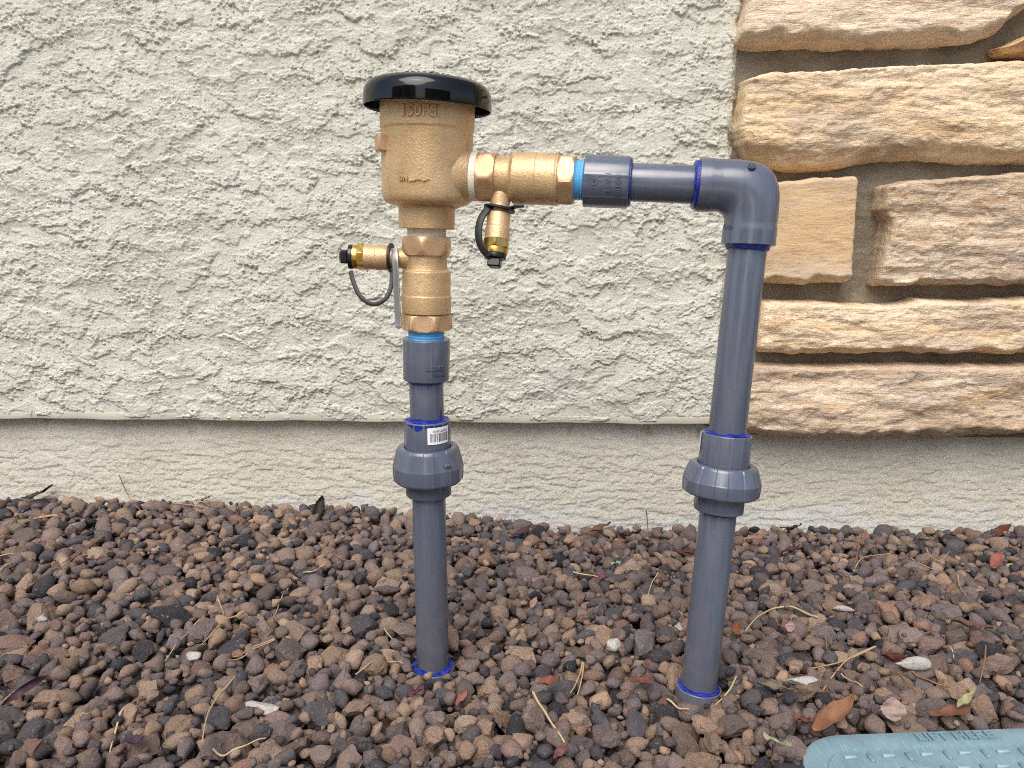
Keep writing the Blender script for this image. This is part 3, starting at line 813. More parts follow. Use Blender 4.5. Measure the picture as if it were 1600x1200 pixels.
part('primer_stain', stain(L0, aL, viewL, .0, RP + .0002, hwob(.0018, .0016, 10)), MAT['primer'])
def threads(O, a, view, ta, tb, r, turns):
    n = 10 * turns; pr = []
    for i in range(n + 1):
        t = ta + (tb - ta) * i / n; pr.append((t, r + .00035 * math.sin(2 * math.pi * turns * i / n)))
    return revolve([(ta, r * .3)] + pr + [(tb, r * .3)], O, a, view, 72)
part('thread_tape', threads(LU, aU, viewL, tU(531), tU(512), .0174, 4), MAT['blue_tape'], label='blue taped thread on the left riser')
# --- inlet shutoff valve
ty = tU
sv = part('shutoff_valve', cyl(LU, aU, viewL, [(ty(489), .0226), (ty(488.5), .0236), (ty(462), .0238), (ty(461), .0229), (ty(424), .0229), (ty(421), .0200), (ty(412), .0192), (ty(397), .0192)], .0009), MAT['bronze'], label='inlet ball valve on the left riser')
part('hex_nut', hexgeo(LU, aU, viewL, ty(515), ty(490), .0250, sgn * R(22)), MAT['bronze_m'], sv, 'lower hex nut')
part('hex_nut', hexgeo(LU, aU, viewL, ty(398), ty(369.5), .0246, sgn * R(-11), ch=.005), MAT['bronze_m'], sv, 'upper hex nut')
vt = [wrap(text_geo('WOG', .007, .0006, .0001), LU, aU, viewL, .0229, ty(443), sgn * 1.15, sgn)]
part('thread_tape', cyl(LU, aU, viewL, [(ty(371), .0180), (ty(356), .0183)], .0004), MAT['white_tape'], label='white taped thread below the valve body')
# --- bronze body, very slightly tipped to the right
TB = tU(340); OB = LU + aU * TB
aB = (aU + CR * .004).normalized()
def tB(y): return solve(OB, aB, y, 1)
_ab, _eb1, _eb2 = frame(aB, viewL); sb = 1.0 if _eb2.dot(CR) > 0 else -1.0
body_prof = [(tU(358) - TB, .0250), (tU(357) - TB, .0262), (tB(326), .0262), (tB(322), .0275), (tB(321), .0345), (tB(317), .0392), (tB(308), .0412), (tB(290), .0416), (tB(206), .0421), (tB(204), .0425), (tB(202), .0430), (tB(166), .0432), (tB(150), .0432)]
bd = part('valve_body', cyl(OB, aB, viewL, body_prof, .0022, 96), MAT['bronze'])
part('outlet_boss', revolve(rounded([(tA(668), .004), (tA(690), .0310), (tA(714), .0300), (tA(727), .0262), (tA(735), .0238), (tA(738.5), .0228), (tA(738.5), .004)], .0025, 4), A0, aA, viewA, 72), MAT['bronze'], bd)
def rB(t): return .0433
lt = text_geo('150PSI', .0140, .0017, .0002, sx=.92)
part('raised_lettering', wrap(lt, OB, aB, viewL, (lambda t: .0430), tB(184), sb * -.155, sb), MAT['bronze'], bd, '150PSI cast on the body', angle=40)
ar = [(-.0050, .0022), (-.0050, -.0022), (.0, -.0022), (.0012, -.0008), (.0068, -.0008), (.0072, -.0022), (.0132, 0), (.0072, .0022), (.0068, .0008), (.0012, .0008), (.0, .0022)]
av = [(u, v, w) for w in (.0, .0016) for (u, v) in ar]; n_ = len(ar)
af = [tuple(range(n_, 2 * n_))] + [(i, (i + 1) % n_, n_ + (i + 1) % n_, n_ + i) for i in range(n_)]
af[0] = tuple(reversed(af[0])); 
ln = text_geo('LIN', .0060, .0015, .0001); ln = ([(p[0] - .0102, p[1], p[2]) for p in ln[0]], ln[1])
part('flow_arrow', merge(wrap((av, af), OB, aB, viewL, .0415, tB(284), sb * -.26, sb), wrap(ln, OB, aB, viewL, .0415, tB(284), sb * -.26, sb)), MAT['bronze'], bd, angle=30)
dv = (-CR * .88 - CF * .47).normalized()
dv = (dv - aB * dv.dot(aB)).normalized()
part('plug_boss', box_geo(OB + aB * tB(229) + dv * .0435, aB.cross(dv), aB, dv, .0135, .0155, .010, .0016), MAT['bronze_m'], bd)
# --- black cap
OC = OB + aB * tB(169); aC = (aU + CR * .022).normalized()
cap_prof = [(.0135, .030), (.0135, .0550), (.004, .0564), (-.0010, .0570), (-.0018, .0576), (-.0010, .0584), (.0085, .0583), (.0140, .0572), (.0182, .0545), (.0210, .0500), (.0226, .0440), (.0240, .036), (.0250, .030), (.0258, .020), (.0262, .008), (.0263, .001)]
cp = part('valve_cap', revolve(rounded(cap_prof, .0016, 3), OC, aC, viewL, 120), MAT['gloss'], angle=50)
mk = []
_ac, _ec1, _ec2 = frame(aC, viewL)
rr = random.Random(2)
for k in range(26):
    th = -1.9 + 3.8 * k / 25
    if k in (8, 17): continue
    d = _ec1 * math.cos(th) + _ec2 * math.sin(th); tt = aC.cross(d)
    mk.append(box_geo(OC + aC * .0226 + d * .0345, tt, d, (aC + d * .12).normalized(), rr.uniform(.0028, .0044), rr.uniform(.003, .0055), .0042, .0005))
part('raised_marks', merge(*mk), MAT['gloss'], cp, angle=30)
# --- outlet arm
tx = tA
part('thread_tape', cyl(A0, aA, viewA, [(tx(737), .0222), (tx(748), .0222)], .0006), MAT['white_tape'], label='white taped thread at the valve body outlet')
sv2 = part('shutoff_valve', cyl(A0, aA, viewA, [(tx(775), .0192), (tx(797), .0194), (tx(801), .0205), (tx(803), .0231), (tx(838), .0232), (tx(839), .0228), (tx(868), .0232), (tx(870), .0226), (tx(873), .0224)], .0009), MAT['bronze'], label='outlet ball valve on the horizontal arm')
part('hex_nut', hexgeo(A0, aA, viewA, tx(747), tx(776), .0246, R(2), ch=.004), MAT['bronze_m'], sv2, 'hex nut next to the valve body')
part('hex_nut', hexgeo(A0, aA, viewA, tx(873), tx(898), .0240, R(4), ch=.0022), MAT['bronze_m'], sv2, 'hex nut next to the blue tape')
vt2 = text_geo('WOG', .0052, .0005, .0001)
sa = 1.0 if frame(aA, viewA)[2].dot(CU) < 0 else -1.0
part('thread_tape', threads(A0, aA, viewA, tx(896), tx(914), .0172, 4), MAT['blue_tape'], label='blue taped thread on the horizontal arm')
ad2 = part('threaded_adapter', cyl(A0, aA, viewA, [(tx(913), .0229), (tx(983), .0226)], .0011, 160, ribbed(7, .0004, .12, .3)), MAT['pvc'], label='adapter on the horizontal arm')
part('primer_ring', ring_geo(A0, aA, viewA, tx(982), tx(986.5), RP - .001, .0212, wob=.0004, seed=6), MAT['primer'], ad2)
def ringtext(c, r0, r1, n=20):
    V = []; Fc = []
    for k in range(n):
        th = 2 * math.pi * k / n
        for (r, w) in ((r0, 0.0), (r0, .0004), (r1, .0004), (r1, 0.0)): V.append((c[0] + r * math.cos(th), c[1] + r * math.sin(th), w))
    for k in range(n):
        k2 = (k + 1) % n
        for j in range(3): Fc.append((k * 4 + j, k * 4 + j + 1, k2 * 4 + j + 1, k2 * 4 + j))
    return V, Fc
tm = tx(948)
lg = [wrap(text_geo('PVC-1', .0066, .0004, .0001), A0, aA, viewA, .0230, tm + .0015, 0.05 * sa, sa), wrap(text_geo('SCH 80', .0058, .0004, .0001), A0, aA, viewA, .0230, tm + .0105, .12 * sa, sa),
      wrap(ringtext((0, 0), .0034, .0040), A0, aA, viewA, .0230, tm - .0105, -.02 * sa, sa), wrap(text_geo('N', .0042, .0004), A0, aA, viewA, .0230, tm - .0105, -.02 * sa, sa)]
part('moulded_lettering', merge(*lg), MAT['pvc'], ad2, angle=50)
part('arm_pipe', cyl(A0, aA, viewA, [(tx(978), RP), (tx(1096), RP)], .0005), MAT['pvc'], label='short horizontal pipe into the elbow')
# --- elbow
PC = A0 + aA * tx(1170); tr_c = None
EB = R0 + aR * tR(383)
# corner where the two axes meet
cc_ = R0 + aR * solve(R0, aR, proj(A0 + aA * tx(1168))[1], 1)
hs = A0 + aA * tx(1090)
d_h = (hs - cc_).normalized(); d_v = (EB - cc_).normalized(); nrm_e = d_h.cross(d_v).normalized()
rb = .031; re = .0226; d_in = rb - re; ac = cc_ + d_h * rb + d_v * rb
secs = []      # (centre, in-plane axis, half size in plane, half size across)
for k in range(7):
    c_ = hs.lerp(cc_ + d_h * rb, k / 7); secs.append((c_, d_v, .0232 if k < 5 else .0232 - .0003 * (k - 4), .0232 if k < 5 else .0229))
for k in range(0, 25):
    ph = k / 24 * math.pi / 2; di = (-d_v * math.cos(ph) - d_h * math.sin(ph)); p_ = 3.6
    d_out = (rb + re) / ((abs(math.cos(ph)) ** p_ + abs(math.sin(ph)) ** p_) ** (1 / p_))
    secs.append((ac + di * (d_in + d_out) / 2, -di, (d_out - d_in) / 2, re))
for k in range(1, 8):
    c_ = (cc_ + d_v * rb).lerp(EB, k / 7); secs.append((c_, d_h, re if k < 2 else .0232, re if k < 2 else .0232))
V = []; Fc = []; sg = 72
for (c_, u_, a_, b_) in secs:
    for k in range(sg):
        th = 2 * math.pi * k / sg; V.append(c_ + u_ * (math.cos(th) * a_) + nrm_e * (math.sin(th) * b_))
for i in range(len(secs) - 1):
    for k in range(sg):
        k2 = (k + 1) % sg; Fc.append((i * sg + k, (i + 1) * sg + k, (i + 1) * sg + k2, i * sg + k2))
Fc.append(tuple(range(sg))); Fc.append(tuple((len(secs) - 1) * sg + k for k in reversed(range(sg))))
eb = part('elbow', (V, Fc), MAT['pvc'], angle=50)
tcm = (CO - cc_).normalized(); upn = (CU - aA * CU.dot(aA)).normalized(); tcm = (tcm - upn * tcm.dot(upn)).normalized()
dnrm = (upn * .50 + tcm * .87).normalized()
dotc = cc_ - aA * .0035 + dnrm * .0230
part('moulding_dot', revolve(rounded([(-.002, .0005), (-.002, .0034), (.0016, .0032), (.0016, .0022), (.0010, .0020), (.0010, .0002)], .0004), dotc, dnrm, CR, 24), MAT['pvc'], eb)
part('primer_ring', ring_geo(hs, d_h, CO - hs, -.001, .0042, RP - .001, .0214, wob=.0006, seed=8), MAT['primer'], eb)
part('primer_ring', ring_geo(EB, d_v, CO - EB, -.001, .0042, RP - .001, .0192, wob=.0006, seed=9), MAT['primer'], eb)
tcm = (CO - cc_).normalized(); upn = (CU - aA * CU.dot(aA)).normalized(); tcm = (tcm - upn * tcm.dot(upn)).normalized()
dnrm = (upn * .50 + tcm * .87).normalized()
dotc = cc_ - aA * .0035 + dnrm * .0230
part('moulding_dot', revolve(rounded([(-.002, .0005), (-.002, .0034), (.0016, .0032), (.0016, .0022), (.0010, .0020), (.0010, .0002)], .0004), dotc, dnrm, CR, 24), MAT['pvc'], eb)
_ar, _er1, _er2 = frame(aR, viewR); sr = 1.0 if _er2.dot(CR) > 0 else -1.0
part('moulded_lettering', merge(wrap(text_geo('Lasco', .0062, .0004, .0001, shear=.3), R0, aR, viewR, .0233, tR(358), sr * -.95, sr)), MAT['pvc'], eb, angle=50)
# --- right riser
part('riser_pipe', cyl(R0, aR, viewR, [(tR(678), RP), (tR(378), RP)], .0005), MAT['pvc'], label='long upper right riser pipe below the elbow')
uR = union(R0, aR, viewR, tR, 797, 770, 724, 677, 13, False)
part('barcode_sticker', wrap(patch(-.006, .003, -.009, .009, 6), R0, aR, viewR, .0232, tR(692), sr * -1.38, sr), MAT['label'], uR, 'white sticker edge')
part('riser_pipe', cyl(R0, aR, viewR, [(-.03, RP), (tR(800), RP)], .0005), MAT['pvc'], label='lower right riser pipe')
collar2 = part('base_collar', cyl(R0, aR, viewR, [(-.06, .0213), (.0, .0213)], .0010), MAT['pvc'], label='right buried pipe socket standing proud of the gravel')
part('primer_ring', ring_geo(R0, aR, viewR, -.001, .0014, RP - .001, .0200, wob=.0007, seed=15), MAT['primer'], collar2)
# --- left test cock (points left)
c0 = LU + aU * tU(404.5); cd = (-CR + CF * -.05 + aU * .02).normalized(); cv = CO - c0
def tC(x): return solve(c0, cd, x, 0, -.05, .2)
tk = part('test_cock', cyl(c0, cd, cv, [(.010, .0118), (tC(632), .0098), (tC(618), .0090), (tC(608), .0098), (tC(606), .0116), (tC(588), .0118), (tC(587), .0112), (tC(569), .0116)], .0008, 48), MAT['bronze'], label='test cock on the left pointing sideways')
part('brass_nut', merge(hexgeo(c0, cd, cv, tC(570), tC(559), .0126, .3, ch=.0008), cyl(c0, cd, cv, [(tC(560), .0112), (tC(551), .0112)], .0006, 48)), MAT['brass'], tk)
part('dust_cap', merge(cyl(c0, cd, cv, [(tC(552), .0116), (tC(545), .0114)], .0008, 48), box_geo(c0 + cd * ((tC(545) + tC(532)) / 2), aU, cd.cross(aU), cd, .0125, .0125, tC(532) - tC(545) + .001, .0018)), MAT['black'], tk)
rc = c0 + cd * tC(611)
nrm = (cd + CF * .15).normalized()
_, f1, f2 = frame(nrm, aU)
loop = [at_d(548, 424, proj(c0)[2] - .004), at_d(552, 440, proj(c0)[2] - .006), at_d(563, 463, proj(c0)[2] - .009), at_d(583, 475.5, proj(c0)[2] - .011), at_d(602, 467, proj(c0)[2] - .010), at_d(611, 448, proj(c0)[2] - .007), at_d(612.5, 425, proj(c0)[2] - .004)]
part('cap_tether', merge(ring_geo(rc, nrm, aU, -.0012, .0012, .0100, .0138, 40), sweep(catmull(loop, 6), 0, 12, flat=(.0022, .0042), up=-CF)), MAT['rubber'], tk, angle=50)
# lever handle
hp = [at_d(x, y, proj(c0)[2] - dz) for (x, y, dz) in ((617, 388, .010), (617, 402, .0145), (618.5, 422, .0145), (620, 460, .012), (622, 500, .010), (622, 512, .010))]
hw = .0062
V, Fc = sweep(catmull(hp, 5), 0, 16, flat=(hw, .0018), up=CR * .93 - CF * .36)
for i in range(16):     # pointed tip
    V[-1 - i] = V[-1 - i].lerp(hp[-1] + CR * .0015 - CU * .002, .55)
part('lever_handle', (V, Fc), MAT['steel'], sv, angle=30)
# --- right test cock (hangs from the arm)
c1 = A0 + aA * tx(785); dd = (-CU + CF * -.10).normalized(); dd = (dd - aA * dd.dot(aA)).normalized(); cv1 = CO - c1
def tD(y): return solve(c1, dd, y, 1, -.05, .2)
tk2 = part('test_cock', cyl(c1, dd, cv1, [(.012, .0110), (tD(312), .0096), (tD(322), .0085), (tD(332), .0085), (tD(334), .0102), (tD(337), .0106), (tD(356), .0106), (tD(357), .0112), (tD(372), .0113), (tD(376), .0116)], .0008, 48), MAT['bronze'], label='test cock hanging from the horizontal arm')
part('brass_nut', merge(hexgeo(c1, dd, cv1, tD(375.5), tD(388.5), .0128, .15, ch=.0008), cyl(c1, dd, cv1, [(tD(388), .0110), (tD(398), .0108)], .0006, 48)), MAT['brass'], tk2)
part('dust_cap', merge(cyl(c1, dd, cv1, [(tD(397), .0100), (tD(405), .0098)], .0008, 48), box_geo(c1 + dd * ((tD(404) + tD(417)) / 2), aA, dd.cross(aA), dd, .0118, .0118, tD(417) - tD(404) + .001, .0012)), MAT['black'], tk2)
d1 = proj(c1)[2]
ringc = c1 + dd * tD(326) 
rn = (dd * -1 + CR * .12 + CF * -.12).normalized()
tab = [ringc + CR * .010, at_d(806, 322.5, d1 - .006), at_d(819, 322, d1 - .006)]
strap = [at_d(768, 322, d1 - .008), at_d(760, 329, d1 - .010), at_d(751, 343, d1 - .013), at_d(747.5, 362, d1 - .014), at_d(750, 380, d1 - .014), at_d(758, 394, d1 - .013), at_d(770, 402, d1 - .011), at_d(780, 403, d1 - .008)]
part('cap_tether', merge(ring_geo(ringc, rn, CO - c1, -.0011, .0011, .0090, .0145, 40), sweep(tab, 0, 12, flat=(.002, .007), up=rn), sweep(catmull(strap, 6), 0, 12, flat=(.0028, .0064), up=-CF - CR * .4)), MAT['rubber'], tk2, angle=50)

# ---------------------------------------------------------------- valve box lid (bottom right)
Z_LID = .027
q0 = at_z(1330, 1146, Z_LID); q1 = at_z(1600, 1136, Z_LID)
ex = (q1 - q0); ex.z = 0; ex.normalize(); ey = Vector((ex.y, -ex.x, 0))      # ey: towards the camera
qc = at_z(1264, 1196, Z_LID)
x_left = (qc - q0).dot(ex) - .006
lw, lh, lr = .40, .26, .050
lo = q0 + ex * x_left                                  # far left corner of the bounding rectangle
lid = empty('valve_box_lid', lo + ex * lw / 2 + ey * lh / 2 - Vector((0, 0, .03)))
tag(lid, 'pale blue green plastic valve box lid with raised treads sunk in the gravel', 'valve box lid')
EZ = Vector((0, 0, 1))
def lid_ring(inset, z, n=10):
    pts = []; r = max(lr - inset, .004)
    for (cx, cy, a0) in ((lw - inset - r, lh - inset - r, 0), (inset + r, lh - inset - r, 90), (inset + r, inset + r, 180), (lw - inset - r, inset + r, 270)):
        for k in range(n + 1):
            th = R(a0 + 90 * k / n)
            pts.append(lo + ex * (cx + r * math.cos(th)) + ey * (cy + r * math.sin(th)) + EZ * z)
    return pts
V = []; Fc = []; rings = [(0.0, -.045), (0.0, -.002), (.0006, -.0006), (.002, 0.0), (.0185, 0.0), (.0195, -.0004), (.0205, -.0022), (.0225, -.0022)]
for (i_, z_) in rings: V += lid_ring(i_, z_)
nn = 44
for i in range(len(rings) - 1):
    for k in range(nn):
        k2 = (k + 1) % nn; Fc.append((i * nn + k, (i + 1) * nn + k, (i + 1) * nn + k2, i * nn + k2))
Fc.append(tuple((len(rings) - 1) * nn + k for k in reversed(range(nn))))
build('lid_panel', V, Fc, MAT['lid'], lid, angle=35)
b0 = at_z(1349, 1158, Z_LID); dxl = .0330
bu, bv = (b0 - lo).dot(ex), (b0 - lo).dot(ey)
row = (at_z(1329, 1181, Z_LID) - b0); dyl = row.dot(ey); shift = row.dot(ex)
bar_me = None
bar_cache = {}
def place_bar(u, v, ang):
    bar_me = bar_cache.get(ang)
    p = lo + ex * u + ey * v - EZ * .0022
    if bar_me is None:
        Vb, Fb = box_geo(Vector((0, 0, .0006)), Vector((1, 0, 0)), Vector((0, 1, 0)), EZ, .0105, .0034, .0032, .0007)
        bar_me = bpy.data.meshes.new('tread_bar'); bar_me.from_pydata([tuple(v) for v in Vb], [], Fb); bar_me.materials.append(MAT['worn' if ang == 0 else 'lid']); bar_cache[ang] = bar_me
        bar_me.polygons.foreach_set('use_smooth', np.ones(len(bar_me.polygons), dtype=bool)); bar_me.set_sharp_from_angle(angle=R(50))
    o = bpy.data.objects.new('tread_bar', bar_me); COL.objects.link(o); o.parent = lid
    o.location = p - wloc(lid); o.rotation_euler = (0, 0, math.atan2(ex.y, ex.x) + ang)
for j in range(0, 10):
    for i in range(-4, 12):
        u = bu + dxl * i + shift * (j % 2) ; v = bv + dyl * j
        if .034 < u < lw - .034 and .028 < v < lh - .028:
            place_bar(u, v, 0)
        u2 = u + dxl * .5
        if .034 < u2 < lw - .034 and .028 < v < lh - .028: place_bar(u2, v + .002, R(90))
tg = text_geo('LIFT HERE', .0140, .0018, .0002, sx=1.12)
tp = at_z(1482, 1141.5, Z_LID)
tu, tv = (tp - lo).dot(ex), .0102
part_v = [lo + ex * (tu + p[0]) - ey * (p[1] - tv) + EZ * (p[2] + .0002) for p in tg[0]]
build('raised_lettering', part_v, tg[1], MAT['lid'], lid, angle=40)['label'] = 'LIFT HERE moulded on the rim'

# ---------------------------------------------------------------- lava rock
def ico(sub):
    import bmesh
    bm = bmesh.new(); bmesh.ops.create_icosphere(bm, subdivisions=sub, radius=1.0)
    V = np.array([v.co[:] for v in bm.verts]); Fc = np.array([[v.index for v in f.verts] for f in bm.faces]); bm.free(); return V, Fc
ICO = {k: ico(k) for k in (1, 2, 3)}
def rock_shape(sub, seed):
    V, Fc = ICO[sub]; rg = np.random.default_rng(seed); V = V.copy()
    d = V * (1 + .10 * np.stack([np.sin(V @ rg.normal(0, 2.2, 3) + rg.uniform(0, 6)) for _ in range(5)]).sum(0)[:, None] * .5)
    for _ in range(rg.integers(11, 18)):
        n = rg.normal(size=3); n /= np.linalg.norm(n); k = rg.uniform(.50, .84)
        ex_ = np.maximum(d @ n - k, 0); d = d - (ex_ * .97)[:, None] * n[None]
    lump = np.stack([np.sin(V @ rg.normal(0, 6.5, 3) + rg.uniform(0, 6)) for _ in range(7)]).sum(0) * .024
    lump += np.stack([np.sin(V @ rg.normal(0, 15, 3) + rg.uniform(0, 6)) for _ in range(7)]).sum(0) * (.014 if sub > 1 else .0)
    lump += rg.normal(0, {1: 0, 2: .022, 3: .016}[sub], len(V))
    d = d * (1 + lump)[:, None]
    ax = np.array([rg.uniform(1.08, 1.45), rg.uniform(.92, 1.08), rg.uniform(.70, .92)])
    d = d * ax; d /= np.mean(np.linalg.norm(d, axis=1))
    return d, Fc
NV = 16
SHAPES = {s: [rock_shape(s, 500 + k) for k in range(NV)] for s in (1, 2, 3)}
PAL = [(lin(118, 104, 97), 26), (lin(136, 117, 102), 17), (lin(104, 95, 94), 17), (lin(80, 77, 80), 14), (lin(122, 103, 95), 9), (lin(110, 99, 99), 8), (lin(150, 130, 112), 9), (lin(58, 57, 61), 5), (lin(132, 104, 90), 2)]
PC_, PW = [np.array(c[:3]) for c, _ in PAL], np.array([w for _, w in PAL], float); PW /= PW.sum()
XR, YR0, YR1 = 1.42, -.86, .004
cell = .024; hgrid = {}
rocks = []          # x, y, z, r
rng = random.Random(21)
pipes = [(L0.x, L0.y, .0236), (R0.x, R0.y, .0238)]
lid_c = [(lo + ex * a + ey * b) for a, b in ((0, 0), (lw, lh))]
def in_lid(x, y, m):
    d = Vector((x, y, 0)) - Vector((lo.x, lo.y, 0)); u, v = d.dot(ex), d.dot(ey)
    if not (-m < u < lw + m and -m < v < lh + m): return False
    cu_, cv_ = min(max(u, lr), lw - lr), min(max(v, lr), lh - lr)
    return math.hypot(u - cu_, v - cv_) < lr + m
def fgz(x, y): return float(gz(x, y))
def rest(x, y, r):
    z = fgz(x, y) - .030 + r * .55
    ci, cj = int(x // cell), int(y // cell)
    for i in range(ci - 1, ci + 2):
        for j in range(cj - 1, cj + 2):
            for (qx, qy, qz, qr) in hgrid.get((i, j), ()):
                s = (r + qr) * .95; d2 = (x - qx) ** 2 + (y - qy) ** 2
                if d2 < s * s:
                    zz_ = qz + math.sqrt(s * s - d2) * .88
                    if zz_ > z: z = zz_
    return z
def drop(n, rmin, rmax, ktry):
    for _ in range(n):
        r = min(max(rng.lognormvariate(math.log((rmin + rmax) / 2.42), .30), rmin), rmax)
        best = None
        bx, by = rng.uniform(-XR, XR), rng.uniform(YR0, YR1)
        if abs(bx) > .16 + (by + WALL_D) * .70 and rng.random() < .74: continue
        for k in range(ktry):
            x = bx + rng.gauss(0, .022) * (k > 0); y = by + rng.gauss(0, .022) * (k > 0)
            if y > YR1 - r * .75: y = YR1 - r * .75
            if any(math.hypot(x - p, y - q) < pr + r * .86 for p, q, pr in pipes): continue
            if in_lid(x, y, r * .7): continue
            z = rest(x, y, r)
            q_ = z - fgz(x, y) + r * .9
            if best is None or q_ < best[0]: best = (q_, x, y, z)
        if best is None or best[0] > .020: continue
        _, x, y, z = best
        rocks.append((x, y, z, r)); hgrid.setdefault((int(x // cell), int(y // cell)), []).append((x, y, z, r))
drop(9600, .0062, .0150, 5)
drop(8300, .0052, .0185, 6)
drop(7600, .0046, .0110, 7)
drop(6000, .0026, .0048, 6)
# which of them show, and how large
RK = np.array(rocks)
info = []
for i, (x, y, z, r) in enumerate(rocks):
    px, py, d = proj((x, y, z))
    vis = -20 < px < 1620 and py < 1215
    cov = 0
    ci, cj = int(x // cell), int(y // cell)
    for a in range(ci - 1, ci + 2):
        for b in range(cj - 1, cj + 2):
            for (qx, qy, qz, qr) in hgrid.get((a, b), ()):
                if qz > z + .2 * qr:
                    dd_ = math.hypot(qx - x, qy - y)
                    if dd_ < qr + .1 * r: cov += max(0.0, 1 - dd_ / (qr + r)) * min(1, qr / r)
    info.append((r / d * F * 2 * max(0, 1 - cov * .9) if vis else 0, vis and cov < 1.0))
order = sorted(range(len(rocks)), key=lambda i: -info[i][0])
single = set(order[:300])
gravel = empty('gravel_bed', (0, 0, 0)); tag(gravel, kind='structure')
gravel['label'] = 'bed of loose brown and charcoal lava gravel along the wall'
def rock_color(rg):
    c = PC_[rg.choices(range(len(PC_)), PW)[0]]
    k = rg.uniform(.74, 1.36); t = rg.uniform(-.05, .05)
    return np.array([c[0] * k * (1 + t) * 1.0, c[1] * k * .98, c[2] * k * (1 - t) * .98])
def rot_mat(rg):
    # any spin, mostly lying flat
    return Matrix.Rotation(rg.uniform(0, 6.283), 3, 'Z') @ Matrix.Rotation(rg.gauss(0, .5), 3, 'X') @ Matrix.Rotation(rg.gauss(0, .5), 3, 'Y')
hero = []
for k in range(NV):
    Vs, Fs = SHAPES[3][k]
    me = bpy.data.meshes.new('lava_rock'); me.from_pydata(Vs.tolist(), [], Fs.tolist()); me.materials.append(MAT['rock'])
    hero.append(me)
rg = random.Random(99)
VV, FF, CC = [], [], []; nb = 0
for i, (x, y, z, r) in enumerate(rocks):
    c = rock_color(rg); M3 = rot_mat(rg); k = rg.randrange(NV); s = r * rg.uniform(1.02, 1.14)
    if i in single:
        o = bpy.data.objects.new('lava_rock', hero[k]); COL.objects.link(o); o.parent = gravel
        o.location = (x, y, z); o.scale = (s, s, s); o.rotation_euler = M3.to_euler(); o.color = (*c, 1)
    else:
        Vs, Fs = SHAPES[3 if info[i][0] > 34 else (2 if info[i][0] > 3.5 and r > .0046 else 1)][k]
        P = (Vs @ np.array(M3).T) * s + np.array([x, y, z])
        VV.append(P); FF.append(Fs + nb); CC.append(np.repeat(np.append(c, 1)[None], len(Vs), 0)); nb += len(Vs)
VV = np.concatenate(VV); FF = np.concatenate(FF); CC = np.concatenate(CC)
bulk = fast_mesh('lava_rocks', VV, FF, MAT['rockmix'], gravel, smooth=False)
at = bulk.data.attributes.new('col', 'FLOAT_COLOR', 'POINT'); at.data.foreach_set('color', CC.astype(np.float32).ravel())
tag(bulk, kind='stuff')
print('rocks', len(rocks), 'tris', len(FF))

# ---------------------------------------------------------------- litter lying on the gravel
def top_z(x, y):
    z = fgz(x, y) - .03; ci, cj = int(x // cell), int(y // cell)
    for i in range(ci - 1, ci + 2):
        for j in range(cj - 1, cj + 2):
            for (qx, qy, qz, qr) in hgrid.get((i, j), ()):
                d2 = (x - qx) ** 2 + (y - qy) ** 2
                if d2 < qr * qr: z = max(z, qz + math.sqrt(qr * qr - d2) * .85)
    return z
def at_top(px, py):
    """where the pixel's ray meets the gravel"""
    r = ray(px, py).normalized(); t = .4
    while t < 2.0:
        p = CO + r * t
        if p.y > -.010: return Vector((p.x, -.012, top_z(p.x, -.014)))
        if p.z < top_z(p.x, p.y) + .001: return p
        t += .002
    return CO + r * t
NEEDLE_GROUP = 'dry pine needles scattered on the gravel'
def needle(pts, label, mat='needle', r=.0009, double=False, lift=.0022, up=0.0, name='pine_needle', cat='pine needle'):
    r *= .82; Ps = [at_top(*p[:2]) for p in pts]
    if up:       # one end stands clear of the gravel, leaning on the wall
        Ps[0] = at_y(pts[0][0], pts[0][1], -.012)
    Ps = [p + Vector((0, 0, lift)) for p in Ps]
    c = catmull(Ps, 7); n = len(c)
    if not up:
        c = [Vector((p.x, p.y, max(p.z, top_z(p.x, p.y) + .0034))) for p in c]
        for _ in range(5): c = [c[0]] + [(c[i - 1] + c[i] * 2 + c[i + 1]) / 4 for i in range(1, n - 1)] + [c[-1]]
    geos = [sweep(c, [r * (1.15 - .55 * i / n) for i in range(n)], 6)]
    if double:
        off = (c[-1] - c[0]).cross(Vector((0, 0, 1))).normalized()
        geos.append(sweep([p + off * (.0015 + .006 * (i / n) ** 1.4) + Vector((0, 0, .0008)) for i, p in enumerate(c)], [r * (1.1 - .55 * i / n) for i in range(n)], 6))
    g = merge(*geos)
    o = build(name, g[0], g[1], MAT[mat], None, angle=60, origin=c[0])
    tag(o, label, cat, NEEDLE_GROUP if cat == 'pine needle' else None); return o
needle([(186, 744), (205, 775), (230, 808)], 'brown pine needle leaning upright against the foundation at the far left', 'brownneedle', up=1)
needle([(92, 814), (45, 822), (0, 838)], 'paired tan pine needle at the left edge just below the wall', double=True)
needle([(163, 840), (125, 866), (88, 897)], 'long straight pair of needles on the left gravel pointing up to the wall', double=True, mat='brownneedle')
needle([(272, 790), (305, 792), (335, 800)], 'thin needle lying flat along the foot of the foundation on the left', 'needle')
needle([(312, 972), (288, 1000), (258, 1040)], 'slim bent needle above the white chip on the left gravel')
needle([(382, 962), (350, 974), (330, 995), (308, 1018)], 'long arched needle below the orange brown rock at left', 'needle')
needle([(340, 936), (350, 962)], 'short needle standing between rocks above the orange brown rock', 'needle')
needle([(430, 1018), (390, 1028), (347, 1046)], 'pale pair of needles crossing the gravel left of the left riser', double=True)
needle([(367, 1062), (328, 1110), (316, 1165)], 'strongly curved needle left of the white oblong pebble', 'needle', r=.0011)
needle([(335, 1197), (375, 1174), (416, 1158)], 'straw coloured needle at the bottom edge below the white oblong pebble', 'straw')
